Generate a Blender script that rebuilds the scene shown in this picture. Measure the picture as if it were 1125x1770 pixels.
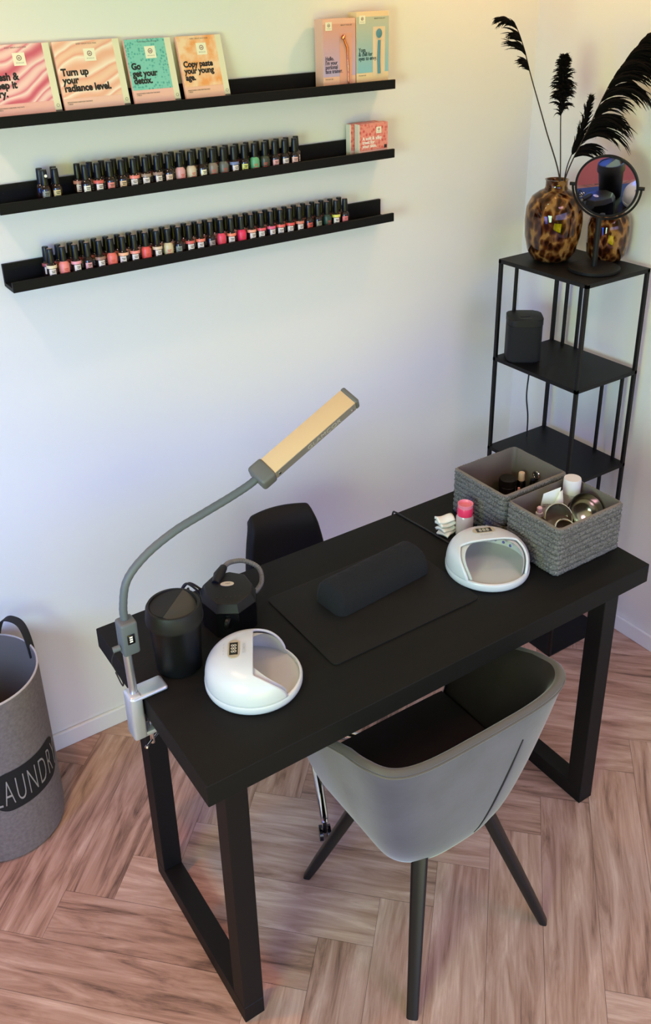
import bpy, bmesh, math, random
from mathutils import Matrix, Vector
random.seed(7)
C = bpy.context.scene
for o in list(bpy.data.objects): bpy.data.objects.remove(o)
COL = C.collection
PI = math.pi

# ------------------------------------------------------------------ camera, light, exposure
IW, IH = 1125.0, 1770.0
FPX, PPX, PPY = 1567.69, 520.30, 708.81
cam_d = bpy.data.cameras.new('camera'); cam = bpy.data.objects.new('camera', cam_d); COL.objects.link(cam)
cam_d.sensor_fit = 'VERTICAL'; cam_d.sensor_height = 36.0; cam_d.lens = FPX * 36.0 / IH
cam_d.shift_x = (IW / 2 - PPX) / IH; cam_d.shift_y = (PPY - IH / 2) / IH
cam_d.clip_start = 0.02
RR = ((0.84142837, -0.53942652, -0.03189545), (-0.25042401, -0.33696048, -0.90760423), (0.47883829, 0.77167134, -0.41861346))
cam.matrix_world = Matrix(((RR[0][0], -RR[1][0], -RR[2][0], -0.256), (RR[0][1], -RR[1][1], -RR[2][1], -2.137),
                           (RR[0][2], -RR[1][2], -RR[2][2], 2.022), (0, 0, 0, 1)))
C.camera = cam
C.view_settings.view_transform = 'Standard'; C.view_settings.look = 'None'
C.view_settings.gamma = 1.0; C.view_settings.use_curve_mapping = False
C.view_settings.exposure = 0.0
C.cycles.use_denoising = True
C.cycles.max_bounces = 8; C.cycles.sample_clamp_indirect = 6.0
C.cycles.caustics_reflective = False; C.cycles.caustics_refractive = False

w = bpy.data.worlds.new('garden_sky'); C.world = w; w.use_nodes = True
nt = w.node_tree; nt.nodes.clear()
wo = nt.nodes.new('ShaderNodeOutputWorld'); wb = nt.nodes.new('ShaderNodeBackground')
wt = nt.nodes.new('ShaderNodeTexCoord'); ws = nt.nodes.new('ShaderNodeSeparateXYZ'); wr = nt.nodes.new('ShaderNodeValToRGB')
wm = nt.nodes.new('ShaderNodeMapRange'); wm.inputs[1].default_value = -1; wm.inputs[2].default_value = 1
nt.links.new(wt.outputs['Generated'], ws.inputs[0]); nt.links.new(ws.outputs[2], wm.inputs[0])
nt.links.new(wm.outputs[0], wr.inputs[0]); nt.links.new(wr.outputs[0], wb.inputs[0]); nt.links.new(wb.outputs[0], wo.inputs[0])
cr = wr.color_ramp
cr.elements[0].position = 0.497; cr.elements[0].color = (0.035, 0.05, 0.015, 1)      # dark lawn and hedges
cr.elements[1].position = 0.503; cr.elements[1].color = (0.42, 0.51, 1.0, 1)        # sky
wb.inputs[1].default_value = 4.3

CEIL = 2.55
def ceiling_light(x, y, power, col=(1.0, 0.80, 0.53), size=0.04, ang=150, blend=0.6):
    d = bpy.data.lights.new('ceiling_spot_light', 'SPOT'); d.energy = power; d.color = col
    d.shadow_soft_size = size; d.spot_size = math.radians(ang); d.spot_blend = blend
    o = bpy.data.objects.new('ceiling_spot_light', d); o.location = (x, y, CEIL - 0.03); COL.objects.link(o)
def rgbw(base, c): k = max(c); return base * k, tuple(v / k for v in c)
def lamp(x, y, base, c, **kw): p, col = rgbw(base, c); ceiling_light(x, y, p, col, **kw)
lamp(-0.23, -0.41, 15, (1.25, .80, .64))             # row of ceiling spots along the shelf wall
lamp(0.70, -0.41, 15, (.05, .20, .20))
lamp(1.65, -0.41, 15, (.98, .50, .22))
lamp(1.30, -1.70, 30, (1.38, .78, 1.04), size=.30)   # spot over the right half of the room
lamp(-0.22, -0.78, 15, (4.3, 1.55, .35), ang=48, blend=.9)   # added unseen amber spot, narrow, warms the floor by the laundry corner

def window_light(loc, aim, sx, sy, base, c, spread=180):
    d = bpy.data.lights.new('daylight', 'AREA'); d.shape = 'RECTANGLE'; d.size = sx; d.size_y = sy; d.energy, d.color = rgbw(base, c)
    d.spread = math.radians(spread)
    o = bpy.data.objects.new('daylight', d); o.location = loc
    o.rotation_euler = (Vector(aim) - Vector(loc)).to_track_quat('-Z', 'Y').to_euler(); COL.objects.link(o)
window_light((-0.3, -3.55, 0.5), (0.3, 0, 2.6), 2.2, .8, 20, (.63, .62, 0), 110)         # light thrown up from the sunny garden
window_light((-1.35, -0.9, 1.3), (0.15, 0, 0.8), .7, .9, 10, (0, .16, .95), 80)           # blue daylight from the side window
window_light((-1.35, -1.9, 1.5), (1.9, -.6, 0.8), .9, .9, 10, (1.86, 2.76, 1.9), 120)     # unseen fill light added on the left, brightens the right wall

# ------------------------------------------------------------------ materials
def lin(c):
    return tuple(((v / 255.0) / 12.92 if v / 255.0 <= 0.04045 else ((v / 255.0 + 0.055) / 1.055) ** 2.4) for v in c)
MATS = {}
def mat(name, rgb, rough=0.5, metal=0.0, bump=0.0, bscale=200.0, var=0.0, vscale=20.0, spec=None, sheen=0.0, coat=0.0, trans=0.0, alpha=1.0, emit=0.0, stretch=(1, 1, 1)):
    if name in MATS: return MATS[name]
    m = bpy.data.materials.new(name); m.use_nodes = True; t = m.node_tree; b = t.nodes['Principled BSDF']
    c = lin(rgb)
    b.inputs['Base Color'].default_value = (*c, 1); b.inputs['Roughness'].default_value = rough; b.inputs['Metallic'].default_value = metal
    if spec is not None: b.inputs['Specular IOR Level'].default_value = spec
    if sheen: b.inputs['Sheen Weight'].default_value = sheen; b.inputs['Sheen Roughness'].default_value = 0.4
    if coat: b.inputs['Coat Weight'].default_value = coat
    if trans: b.inputs['Transmission Weight'].default_value = trans
    if alpha < 1: b.inputs['Alpha'].default_value = alpha
    if emit: b.inputs['Emission Color'].default_value = (*c, 1); b.inputs['Emission Strength'].default_value = emit
    tc = mp = None
    if bump or var:
        tc = t.nodes.new('ShaderNodeTexCoord'); mp = t.nodes.new('ShaderNodeMapping'); mp.inputs['Scale'].default_value = stretch
        t.links.new(tc.outputs['Object'], mp.inputs[0])
    if bump:
        n = t.nodes.new('ShaderNodeTexNoise'); n.inputs['Scale'].default_value = bscale; n.inputs['Detail'].default_value = 4
        t.links.new(mp.outputs[0], n.inputs['Vector'])
        bp = t.nodes.new('ShaderNodeBump'); bp.inputs['Strength'].default_value = bump; bp.inputs['Distance'].default_value = 0.002
        t.links.new(n.outputs['Fac'], bp.inputs['Height']); t.links.new(bp.outputs[0], b.inputs['Normal'])
    if var:
        n = t.nodes.new('ShaderNodeTexNoise'); n.inputs['Scale'].default_value = vscale; n.inputs['Detail'].default_value = 5
        t.links.new(mp.outputs[0], n.inputs['Vector'])
        r = t.nodes.new('ShaderNodeValToRGB'); r.color_ramp.elements[0].position = 0.3; r.color_ramp.elements[1].position = 0.7
        r.color_ramp.elements[0].color = (*[max(0, v * (1 - var)) for v in c], 1); r.color_ramp.elements[1].color = (*[min(1, v * (1 + var)) for v in c], 1)
        t.links.new(n.outputs['Fac'], r.inputs[0]); t.links.new(r.outputs[0], b.inputs['Base Color'])
    MATS[name] = m
    return m

def marble(name, cols, scale=18.0, dist=6.0, rot=0.3):
    """liquid marble swirl print"""
    m = bpy.data.materials.new(name); m.use_nodes = True; t = m.node_tree; b = t.nodes['Principled BSDF']; b.inputs['Roughness'].default_value = 0.45
    tc = t.nodes.new('ShaderNodeTexCoord'); mp = t.nodes.new('ShaderNodeMapping'); mp.inputs['Rotation'].default_value = (0, rot, 0)
    t.links.new(tc.outputs['Object'], mp.inputs[0])
    n = t.nodes.new('ShaderNodeTexNoise'); n.inputs['Scale'].default_value = 9; n.inputs['Detail'].default_value = 1.5
    t.links.new(mp.outputs[0], n.inputs['Vector'])
    wv = t.nodes.new('ShaderNodeTexWave'); wv.bands_direction = 'Z'; wv.inputs['Scale'].default_value = scale; wv.inputs['Distortion'].default_value = dist
    wv.inputs['Detail'].default_value = 1.0; wv.inputs['Detail Scale'].default_value = 0.8
    mx = t.nodes.new('ShaderNodeVectorMath'); mx.operation = 'MULTIPLY_ADD'; mx.inputs[1].default_value = (0.07, 0.07, 0.07)
    t.links.new(n.outputs['Color'], mx.inputs[0]); t.links.new(mp.outputs[0], mx.inputs[2]); t.links.new(mx.outputs[0], wv.inputs['Vector'])
    r = t.nodes.new('ShaderNodeValToRGB')
    r.color_ramp.elements[0].color = (*lin(cols[0]), 1); r.color_ramp.elements[1].color = (*lin(cols[-1]), 1)
    for i, c in enumerate(cols[1:-1]):
        e = r.color_ramp.elements.new((i + 1) / (len(cols) - 1)); e.color = (*lin(c), 1)
    t.links.new(wv.outputs['Fac'], r.inputs[0]); t.links.new(r.outputs[0], b.inputs['Base Color'])
    return m

def cells(name, c0, c1, scale=120.0, thr=(0.25, 0.5)):
    m = bpy.data.materials.new(name); m.use_nodes = True; t = m.node_tree; b = t.nodes['Principled BSDF']; b.inputs['Roughness'].default_value = 0.45
    tc = t.nodes.new('ShaderNodeTexCoord'); v = t.nodes.new('ShaderNodeTexVoronoi'); v.inputs['Scale'].default_value = scale
    v.inputs['Randomness'].default_value = 0.7
    t.links.new(tc.outputs['Object'], v.inputs['Vector'])
    r = t.nodes.new('ShaderNodeValToRGB'); r.color_ramp.elements[0].position = thr[0]; r.color_ramp.elements[1].position = thr[1]
    r.color_ramp.elements[0].color = (*lin(c0), 1); r.color_ramp.elements[1].color = (*lin(c1), 1)
    t.links.new(v.outputs['Distance'], r.inputs[0]); t.links.new(r.outputs[0], b.inputs['Base Color'])
    return m

def blotch(name, c0, c1, scale=25.0):
    m = bpy.data.materials.new(name); m.use_nodes = True; t = m.node_tree; b = t.nodes['Principled BSDF']; b.inputs['Roughness'].default_value = 0.45
    tc = t.nodes.new('ShaderNodeTexCoord'); v = t.nodes.new('ShaderNodeTexNoise'); v.inputs['Scale'].default_value = scale; v.inputs['Detail'].default_value = 4
    t.links.new(tc.outputs['Object'], v.inputs['Vector'])
    r = t.nodes.new('ShaderNodeValToRGB'); r.color_ramp.elements[0].position = 0.38; r.color_ramp.elements[1].position = 0.62
    r.color_ramp.elements[0].color = (*lin(c0), 1); r.color_ramp.elements[1].color = (*lin(c1), 1)
    t.links.new(v.outputs['Fac'], r.inputs[0]); t.links.new(r.outputs[0], b.inputs['Base Color'])
    return m

WALL = mat('white_wall_paint', (226, 224, 221), 0.85, bump=0.05, bscale=350)
TRIMM = mat('white_trim_paint', (228, 228, 228), 0.5)
ROSE = mat('rose_wall_paint', (196, 112, 104), 0.85)
BLACKWOOD = mat('black_shelf_lacquer', (13, 11, 11), 0.55, spec=0.18)
DESKTOP = mat('black_ash_laminate', (19, 18, 17), 0.62, bump=0.10, bscale=60, var=0.10, vscale=30, spec=0.16, stretch=(0.15, 1, 1))
DESKLEG = mat('black_powder_coat', (14, 13, 14), 0.55, bump=0.05, bscale=600, spec=0.22)
RACKM = mat('black_painted_steel', (15, 13, 13), 0.5, spec=0.25)
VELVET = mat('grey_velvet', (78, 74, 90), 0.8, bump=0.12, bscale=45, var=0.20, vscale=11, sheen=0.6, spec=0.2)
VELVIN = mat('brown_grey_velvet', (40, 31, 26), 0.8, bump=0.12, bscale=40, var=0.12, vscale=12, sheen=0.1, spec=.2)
SEAM = mat('dark_seam', (20, 20, 22), 0.8)
PIPING = mat('velvet_piping', (84, 75, 69), 0.6, sheen=0.5)
CHAIRLEG = mat('black_lacquered_leg', (12, 14, 17), 0.35, spec=0.5)
CHROME = mat('chrome', (215, 215, 215), 0.12, metal=1.0)
BRUSHED = mat('brushed_aluminium', (196, 198, 203), 0.32, metal=0.85)
SATIN = mat('satin_silver_clamp', (198, 203, 212), 0.35, metal=0.6)
LEATHER = mat('black_faux_leather', (14, 11, 11), 0.6, spec=0.25, bump=0.15, bscale=220)
GREYPL = mat('blue_grey_plastic', (84, 90, 94), 0.55)
GREYPD = mat('dark_grey_plastic', (92, 92, 90), 0.5)
WHITEPL = mat('glossy_white_plastic', (203, 204, 208), 0.28)
TRAYM = mat('pale_grey_tray', (186, 184, 182), 0.45)
BLKPL = mat('black_plastic', (10, 10, 11), 0.4, spec=0.3)
BLKPL2 = mat('black_matt_plastic', (22, 21, 21), 0.55, spec=0.3)
BLKGL = mat('black_gloss_plastic', (8, 8, 12), 0.18)
LCD = mat('dark_display', (34, 32, 28), 0.2)
LCDSUR = mat('display_surround', (176, 162, 138), 0.4)
DIGIT = mat('display_digits', (205, 196, 176), 0.4)
MATM = mat('black_desk_mat', (22, 20, 19), 0.66, spec=0.2, bump=0.25, bscale=500)
TOWEL = mat('navy_black_towel', (8, 8, 13), 0.95, bump=0.8, bscale=420, var=0.3, vscale=250)
CREAM = mat('cream_label', (240, 232, 208), 0.6)
INK = mat('black_ink', (28, 24, 24), 0.6)
WHITEINK = mat('white_ink', (240, 236, 226), 0.6)
PINKBOX = mat('pink_carton', (240, 190, 176), 0.5)
CARTON = mat('cream_carton', (226, 218, 190), 0.6)
GREYBLK = mat('grey_code_block', (96, 90, 84), 0.6)
FELT = mat('grey_felt', (116, 106, 103), 0.95, bump=0.4, bscale=300, var=0.18, vscale=120)
LINING = mat('grey_lining_fabric', (112, 100, 90), 0.8, bump=0.3, bscale=28)
STRAP = mat('black_webbing', (26, 25, 27), 0.85)
PATCH = mat('black_patch', (9, 8, 8), 0.8)
PATCHTXT = mat('patch_lettering', (150, 144, 138), 0.7)
PLUME = mat('black_dried_grass', (12, 9, 8), 0.9, spec=0.1)
STEMM = mat('dark_brown_stem', (52, 38, 28), 0.7)
CORD = mat('black_cord', (20, 19, 19), 0.6)
HOSE = mat('grey_hose', (112, 108, 100), 0.5)
PAPER = mat('white_tissue', (238, 234, 226), 0.9)
PINKCAP = mat('hot_pink_cap', (226, 52, 92), 0.35)
PALEPINK = mat('pale_pink_liquid', (226, 178, 182), 0.3)
MIRROR = mat('mirror_glass', (240, 238, 238), 0.01, metal=1.0)
FROST = mat('frosted_plastic', (216, 208, 206), 0.4)
CAPM = mat('black_bottle_cap', (8, 9, 8), 0.34, spec=0.4)
CAPREFL = mat('cap_reflection', (150, 118, 112), 0.4)  # pinkish reflection on the black caps, put into the colour
DARKGLASS = mat('dark_bottle_glass', (30, 18, 18), 0.12)
LABELW = mat('pale_bottle_label', (222, 206, 200), 0.5)

# ------------------------------------------------------------------ mesh helpers
class MB:
    def __init__(s): s.b = bmesh.new()
    def _xf(s, vs, M):
        if M is not None: bmesh.ops.transform(s.b, matrix=M, verts=vs)
    def box(s, x0, x1, y0, y1, z0, z1, bev=0.0, seg=2, M=None):
        r = bmesh.ops.create_cube(s.b, size=1.0); vs = r['verts']
        for v in vs: v.co = Vector(((x0 + x1) / 2 + v.co.x * (x1 - x0), (y0 + y1) / 2 + v.co.y * (y1 - y0), (z0 + z1) / 2 + v.co.z * (z1 - z0)))
        if bev:
            es = list({e for v in vs for e in v.link_edges})
            rr = bmesh.ops.bevel(s.b, geom=es, offset=bev, segments=seg, profile=0.5, affect='EDGES')
            vs = list({v for f in rr['faces'] for v in f.verts} | {v for v in vs if v.is_valid})
        s._xf(vs, M); return s
    def tube(s, pts, r, seg=10, closed=False, cap=True, flat=1.0, up=None):
        pts = [Vector(p) for p in pts]; n = len(pts); R = r if isinstance(r, (list, tuple)) else [r] * n
        rings = []; prev = None
        for i, p in enumerate(pts):
            if closed: d = pts[(i + 1) % n] - pts[i - 1]
            else: d = pts[min(i + 1, n - 1)] - pts[max(i - 1, 0)]
            d.normalize()
            if prev is None:
                a = Vector(up) if up else (Vector((0, 0, 1)) if abs(d.z) < 0.9 else Vector((1, 0, 0)))
                u = d.cross(a).normalized()
            else:
                u = prev - d * prev.dot(d); u.normalize()
            prev = u; v = d.cross(u)
            rings.append([s.b.verts.new(p + (u * math.cos(2 * PI * k / seg) + v * (flat * math.sin(2 * PI * k / seg))) * R[i]) for k in range(seg)])
        for i in range(n if closed else n - 1):
            A = rings[i]; B = rings[(i + 1) % n]
            for k in range(seg): s.b.faces.new((A[k], A[(k + 1) % seg], B[(k + 1) % seg], B[k]))
        if cap and not closed: s.b.faces.new(rings[0][::-1]); s.b.faces.new(rings[-1])
        return s
    def lathe(s, prof, seg=32, M=None, a0=0.0, a1=2 * PI):
        full = abs(a1 - a0 - 2 * PI) < 1e-6; n = seg if full else seg + 1; rings = []; allv = []
        for r, z in prof:
            if r < 1e-6: v = s.b.verts.new((0, 0, z)); rings.append([v] * n); allv.append(v)
            else:
                rg = [s.b.verts.new((r * math.cos(a0 + (a1 - a0) * k / seg), r * math.sin(a0 + (a1 - a0) * k / seg), z)) for k in range(n)]
                rings.append(rg); allv += rg
        for A, B in zip(rings, rings[1:]):
            for k in range(seg):
                q = [A[k], A[(k + 1) % n], B[(k + 1) % n], B[k]]; u = []
                for v in q:
                    if v not in u: u.append(v)
                if len(u) > 2:
                    try: s.b.faces.new(u)
                    except ValueError: pass
        s._xf(allv, M); return s
    def prism(s, poly, z0, z1, M=None, top_scale=1.0, bev=0.0):
        n = len(poly); cx = sum(p[0] for p in poly) / n; cy = sum(p[1] for p in poly) / n
        a = [s.b.verts.new((x, y, z0)) for x, y in poly]
        t = [s.b.verts.new((cx + (x - cx) * top_scale, cy + (y - cy) * top_scale, z1)) for x, y in poly]
        fs = [s.b.faces.new(a[::-1]), s.b.faces.new(t)]
        for k in range(n): fs.append(s.b.faces.new((a[k], a[(k + 1) % n], t[(k + 1) % n], t[k])))
        vs = a + t
        if bev:
            es = [e for e in fs[1].edges]
            rr = bmesh.ops.bevel(s.b, geom=es, offset=bev, segments=3, profile=0.5, affect='EDGES')
            vs = list({v for f in rr['faces'] for v in f.verts} | {v for v in vs if v.is_valid})
        s._xf(vs, M); return s
    def grid(s, fn, nu, nv, cu=False, M=None):
        g = [[s.b.verts.new(fn(i / nu, j / nv)) for j in range(nv + 1)] for i in range(nu if cu else nu + 1)]
        for i in range(nu):
            for j in range(nv):
                A = g[i]; B = g[(i + 1) % len(g)]
                s.b.faces.new((A[j], B[j], B[j + 1], A[j + 1]))
        s._xf([v for r in g for v in r], M); return g
    def poly(s, pts, M=None):
        vs = [s.b.verts.new(p) for p in pts]; s.b.faces.new(vs); s._xf(vs, M); return s
    def strap(s, pts, width_dir, wd, th):
        """flat band: rectangular section swept along pts"""
        pts = [Vector(p) for p in pts]; W = Vector(width_dir).normalized() * wd / 2; rings = []
        for i, p in enumerate(pts):
            d = (pts[min(i + 1, len(pts) - 1)] - pts[max(i - 1, 0)]).normalized(); n = d.cross(W).normalized() * th / 2
            rings.append([s.b.verts.new(p + a) for a in (W + n, W - n, -W - n, -W + n)])
        for A, B in zip(rings, rings[1:]):
            for k in range(4): s.b.faces.new((A[k], A[(k + 1) % 4], B[(k + 1) % 4], B[k]))
        s.b.faces.new(rings[0][::-1]); s.b.faces.new(rings[-1]); return s
    def text(s, body, size, M, bold=0.0, ext=0.0003, align='LEFT', space=1.0, sx=1.0, line=1.0):
        cu = bpy.data.curves.new('t', 'FONT'); cu.body = body; cu.size = size; cu.offset = bold; cu.extrude = ext; cu.align_x = align
        cu.space_character = space; cu.space_line = line; cu.resolution_u = 4
        ob = bpy.data.objects.new('t', cu); COL.objects.link(ob)
        dg = bpy.context.evaluated_depsgraph_get(); me = bpy.data.meshes.new_from_object(ob.evaluated_get(dg))
        bpy.data.objects.remove(ob); bpy.data.curves.remove(cu)
        me.transform(M @ Matrix.Diagonal((sx, 1, 1, 1))); s.b.from_mesh(me); bpy.data.meshes.remove(me); return s

def obj(name, mb, m, parent=None, smooth=40, sub=0, solid=0.0, off=-1.0, bev=0.0):
    me = bpy.data.meshes.new(name)
    bmesh.ops.recalc_face_normals(mb.b, faces=mb.b.faces)
    mb.b.to_mesh(me); mb.b.free()
    if smooth:
        me.polygons.foreach_set('use_smooth', [True] * len(me.polygons)); me.set_sharp_from_angle(angle=math.radians(smooth))
    me.materials.append(m)
    o = bpy.data.objects.new(name, me); COL.objects.link(o)
    if parent is not None: o.parent = parent
    if solid:
        md = o.modifiers.new('solid', 'SOLIDIFY'); md.thickness = solid; md.offset = off
    if bev:
        md = o.modifiers.new('bevel', 'BEVEL'); md.width = bev; md.segments = 2; md.limit_method = 'ANGLE'
    if sub:
        md = o.modifiers.new('sub', 'SUBSURF'); md.levels = sub; md.render_levels = sub
    return o
def thing(name, label, cat, loc=(0, 0, 0), rz=0.0, group=None, rot=None):
    o = bpy.data.objects.new(name, None); COL.objects.link(o); o.empty_display_size = 0.05
    o.location = loc; o.rotation_euler = rot if rot else (0, 0, rz); return tag(o, label, cat, group)
def tag(o, label, cat, group=None):
    o['label'] = label; o['category'] = cat
    if group: o['group'] = group
    return o
def struct(o): o['kind'] = 'structure'; return o
def T(x, y, z): return Matrix.Translation((x, y, z))
def Rx(a): return Matrix.Rotation(a, 4, 'X')
def Ry(a): return Matrix.Rotation(a, 4, 'Y')
def Rz(a): return Matrix.Rotation(a, 4, 'Z')
def bez(P, n=24):
    """Catmull-Rom through points"""
    P = [Vector(p) for p in P]; out = []
    for i in range(len(P) - 1):
        a = P[max(i - 1, 0)]; b = P[i]; c = P[i + 1]; d = P[min(i + 2, len(P) - 1)]
        for k in range(n):
            t = k / n; out.append(0.5 * ((2 * b) + (c - a) * t + (2 * a - 5 * b + 4 * c - d) * t * t + (3 * b - a - 3 * c + d) * t ** 3))
    out.append(P[-1]); return out

# ------------------------------------------------------------------ room
XL, XR, YF = -1.45, 1.966, -3.6
m = MB(); m.box(XL - .1, XR + .1, 0, .1, -.05, CEIL); struct(obj('wall_back', m, WALL, smooth=0))
m = MB(); m.box(XR, XR + .1, YF, 0, -.05, CEIL); struct(obj('wall_right', m, WALL, smooth=0))
m = MB(); m.box(XL - .1, XL, YF, 0, -.05, CEIL); struct(obj('wall_left', m, ROSE, smooth=0))
m = MB(); m.box(XL - .1, XR + .1, YF - .1, 0.1, CEIL, CEIL + .1); struct(obj('ceiling', m, WALL, smooth=0))
m = MB(); m.box(XL - .1, XR + .1, YF - .1, YF, 2.2, CEIL); m.box(XL - .1, XL + .25, YF - .1, YF, -.05, 2.2)
struct(obj('wall_front', m, WALL, smooth=0))
m = MB(); m.box(XL, XR - .012, -.012, -.0005, 0, .057, .003); struct(obj('baseboard_back', m, TRIMM, smooth=0))
m = MB(); m.box(XR - .012, XR - .0005, YF, -.0005, 0, .057, .003); struct(obj('baseboard_right', m, TRIMM, smooth=0))

# herringbone floor: every plank is a face with its own grain direction
PW, U0, V0, NP = 0.129, 0.3585, -0.439, 5
m = MB(); bm = m.b
uvl = bm.loops.layers.uv.new('UVMap'); cl = bm.loops.layers.float_color.new('plank')
S2 = math.sqrt(0.5)
def plank(u0, u1, v0, v1, along_u):
    g = 0.0004; col = random.random(); ox, oy = random.uniform(0, 50), random.uniform(0, 50)
    pts = [(u0 + g, v0 + g), (u1 - g, v0 + g), (u1 - g, v1 - g), (u0 + g, v1 - g)]
    xy = [((u + v) * S2, (v - u) * S2) for u, v in pts]
    if max(p[0] for p in xy) < XL or min(p[0] for p in xy) > XR or max(p[1] for p in xy) < YF or min(p[1] for p in xy) > 0: return
    vs = [bm.verts.new((x, y, 0.0)) for x, y in xy]; f = bm.faces.new(vs)
    for lp, (u, v) in zip(f.loops, pts):
        a, b = (u - u0, v - v0) if along_u else (v - v0, u - u0)
        lp[uvl].uv = (a + ox, b + oy); lp[cl] = (col, random.random() * 0 + col, col, 1)
for j in range(-40, 60):
    for i0 in range(j - 60, j + 80, 2 * NP): 
        i0 = j + 2 * NP * ((i0 - j) // (2 * NP))
        plank(U0 + i0 * PW, U0 + (i0 + NP) * PW, V0 + j * PW, V0 + (j + 1) * PW, True)
for i in range(-40, 60):
    for k in range(-8, 9):
        j0 = i - 9 + 2 * NP * k
        plank(U0 + i * PW, U0 + (i + 1) * PW, V0 + j0 * PW, V0 + (j0 + NP) * PW, False)
for co, no in (((XL, 0, 0), (-1, 0, 0)), ((XR, 0, 0), (1, 0, 0)), ((0, YF, 0), (0, -1, 0)), ((0, 0, 0), (0, 1, 0))):
    bmesh.ops.bisect_plane(bm, geom=list(bm.verts) + list(bm.edges) + list(bm.faces), plane_co=co, plane_no=no, clear_outer=True)
fl = bpy.data.materials.new('herringbone_oak'); fl.use_nodes = True; t = fl.node_tree; b = t.nodes['Principled BSDF']
uvn = t.nodes.new('ShaderNodeUVMap'); uvn.uv_map = 'UVMap'
mp = t.nodes.new('ShaderNodeMapping'); mp.inputs['Scale'].default_value = (1.2, 10.0, 1.0); t.links.new(uvn.outputs[0], mp.inputs[0])
n1 = t.nodes.new('ShaderNodeTexNoise'); n1.inputs['Scale'].default_value = 3.2; n1.inputs['Detail'].default_value = 7; n1.inputs['Roughness'].default_value = 0.62; n1.inputs['Distortion'].default_value = .8
t.links.new(mp.outputs[0], n1.inputs['Vector'])
mp2 = t.nodes.new('ShaderNodeMapping'); mp2.inputs['Scale'].default_value = (2.0, 60.0, 1.0); t.links.new(uvn.outputs[0], mp2.inputs[0])
n2 = t.nodes.new('ShaderNodeTexNoise'); n2.inputs['Scale'].default_value = 5.0; n2.inputs['Detail'].default_value = 4; t.links.new(mp2.outputs[0], n2.inputs['Vector'])
at = t.nodes.new('ShaderNodeAttribute'); at.attribute_name = 'plank'
ma = t.nodes.new('ShaderNodeMath'); ma.operation = 'MULTIPLY_ADD'; ma.inputs[1].default_value = 0.22; t.links.new(n2.outputs['Fac'], ma.inputs[0]); k1 = t.nodes.new('ShaderNodeMath'); k1.operation = 'MULTIPLY_ADD'; k1.inputs[1].default_value = 1.15; k1.inputs[2].default_value = -.08; t.links.new(n1.outputs['Fac'], k1.inputs[0]); t.links.new(k1.outputs[0], ma.inputs[2])
mb_ = t.nodes.new('ShaderNodeMath'); mb_.operation = 'MULTIPLY_ADD'; mb_.inputs[1].default_value = 0.20; t.links.new(at.outputs['Fac'], mb_.inputs[0]); t.links.new(ma.outputs[0], mb_.inputs[2])
rp = t.nodes.new('ShaderNodeValToRGB'); t.links.new(mb_.outputs[0], rp.inputs[0])
rp.color_ramp.elements[0].position = 0.42; rp.color_ramp.elements[0].color = (*lin((98, 71, 61)), 1)
rp.color_ramp.elements[1].position = 1.02; rp.color_ramp.elements[1].color = (*lin((216, 183, 168)), 1)
e = rp.color_ramp.elements.new(0.62); e.color = (*lin((166, 127, 110)), 1)
e = rp.color_ramp.elements.new(0.82); e.color = (*lin((192, 156, 140)), 1)
t.links.new(rp.outputs[0], b.inputs['Base Color']); b.inputs['Roughness'].default_value = 0.48; b.inputs['Specular IOR Level'].default_value = 0.35
bp = t.nodes.new('ShaderNodeBump'); bp.inputs['Strength'].default_value = 0.12; bp.inputs['Distance'].default_value = 0.002
t.links.new(n2.outputs['Fac'], bp.inputs['Height']); t.links.new(bp.outputs[0], b.inputs['Normal'])
GROUT = mat('plank_joint', (92, 72, 64), 0.8)
z = -0.0012
vs = [bm.verts.new(p) for p in ((XL, YF, z), (XR, YF, z), (XR, 0, z), (XL, 0, z))]; f = bm.faces.new(vs); f.material_index = 1
me = bpy.data.meshes.new('floor'); bm.to_mesh(me); bm.free(); me.materials.append(fl); me.materials.append(GROUT)
floor = bpy.data.objects.new('floor', me); COL.objects.link(floor); struct(floor)

# ------------------------------------------------------------------ desk
DX0, DX1, DY0, DY1, DZ, DT = 0.201, 1.383, -1.043, -0.509, 0.76, 0.05
t = thing('desk', 'long black wooden desk standing on two square steel leg frames', 'desk', (0.79, -0.776, 0))
L = lambda x, y: (x - 0.79, y + 0.776)
m = MB(); m.box(DX0 - .79, DX1 - .79, DY0 + .776, DY1 + .776, DZ - DT, DZ, .0015, 1); obj('tabletop', m, DESKTOP, t, smooth=30)
def leg_frame(x0, y0, y1, w=.048, d=.048):
    m = MB(); zb = DZ - DT - .0005; k = .0015
    m.box(x0, x0 + w, y0, y0 + d, d, zb, k, 1); m.box(x0, x0 + w, y1 - d, y1, d, zb, k, 1)
    m.box(x0, x0 + w, y0, y1, 0, d, k, 1); m.box(x0 + .002, x0 + w - .002, y0 + d, y1 - d, zb - .02, zb, k, 1)
    return m
obj('leg_frame', leg_frame(.251 - .79, -1.005 + .776, -.553 + .776), DESKLEG, t, smooth=30)
obj('leg_frame', leg_frame(1.336 - .048 - .79, -1.005 + .776, -.553 + .776), DESKLEG, t, smooth=30)

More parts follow.
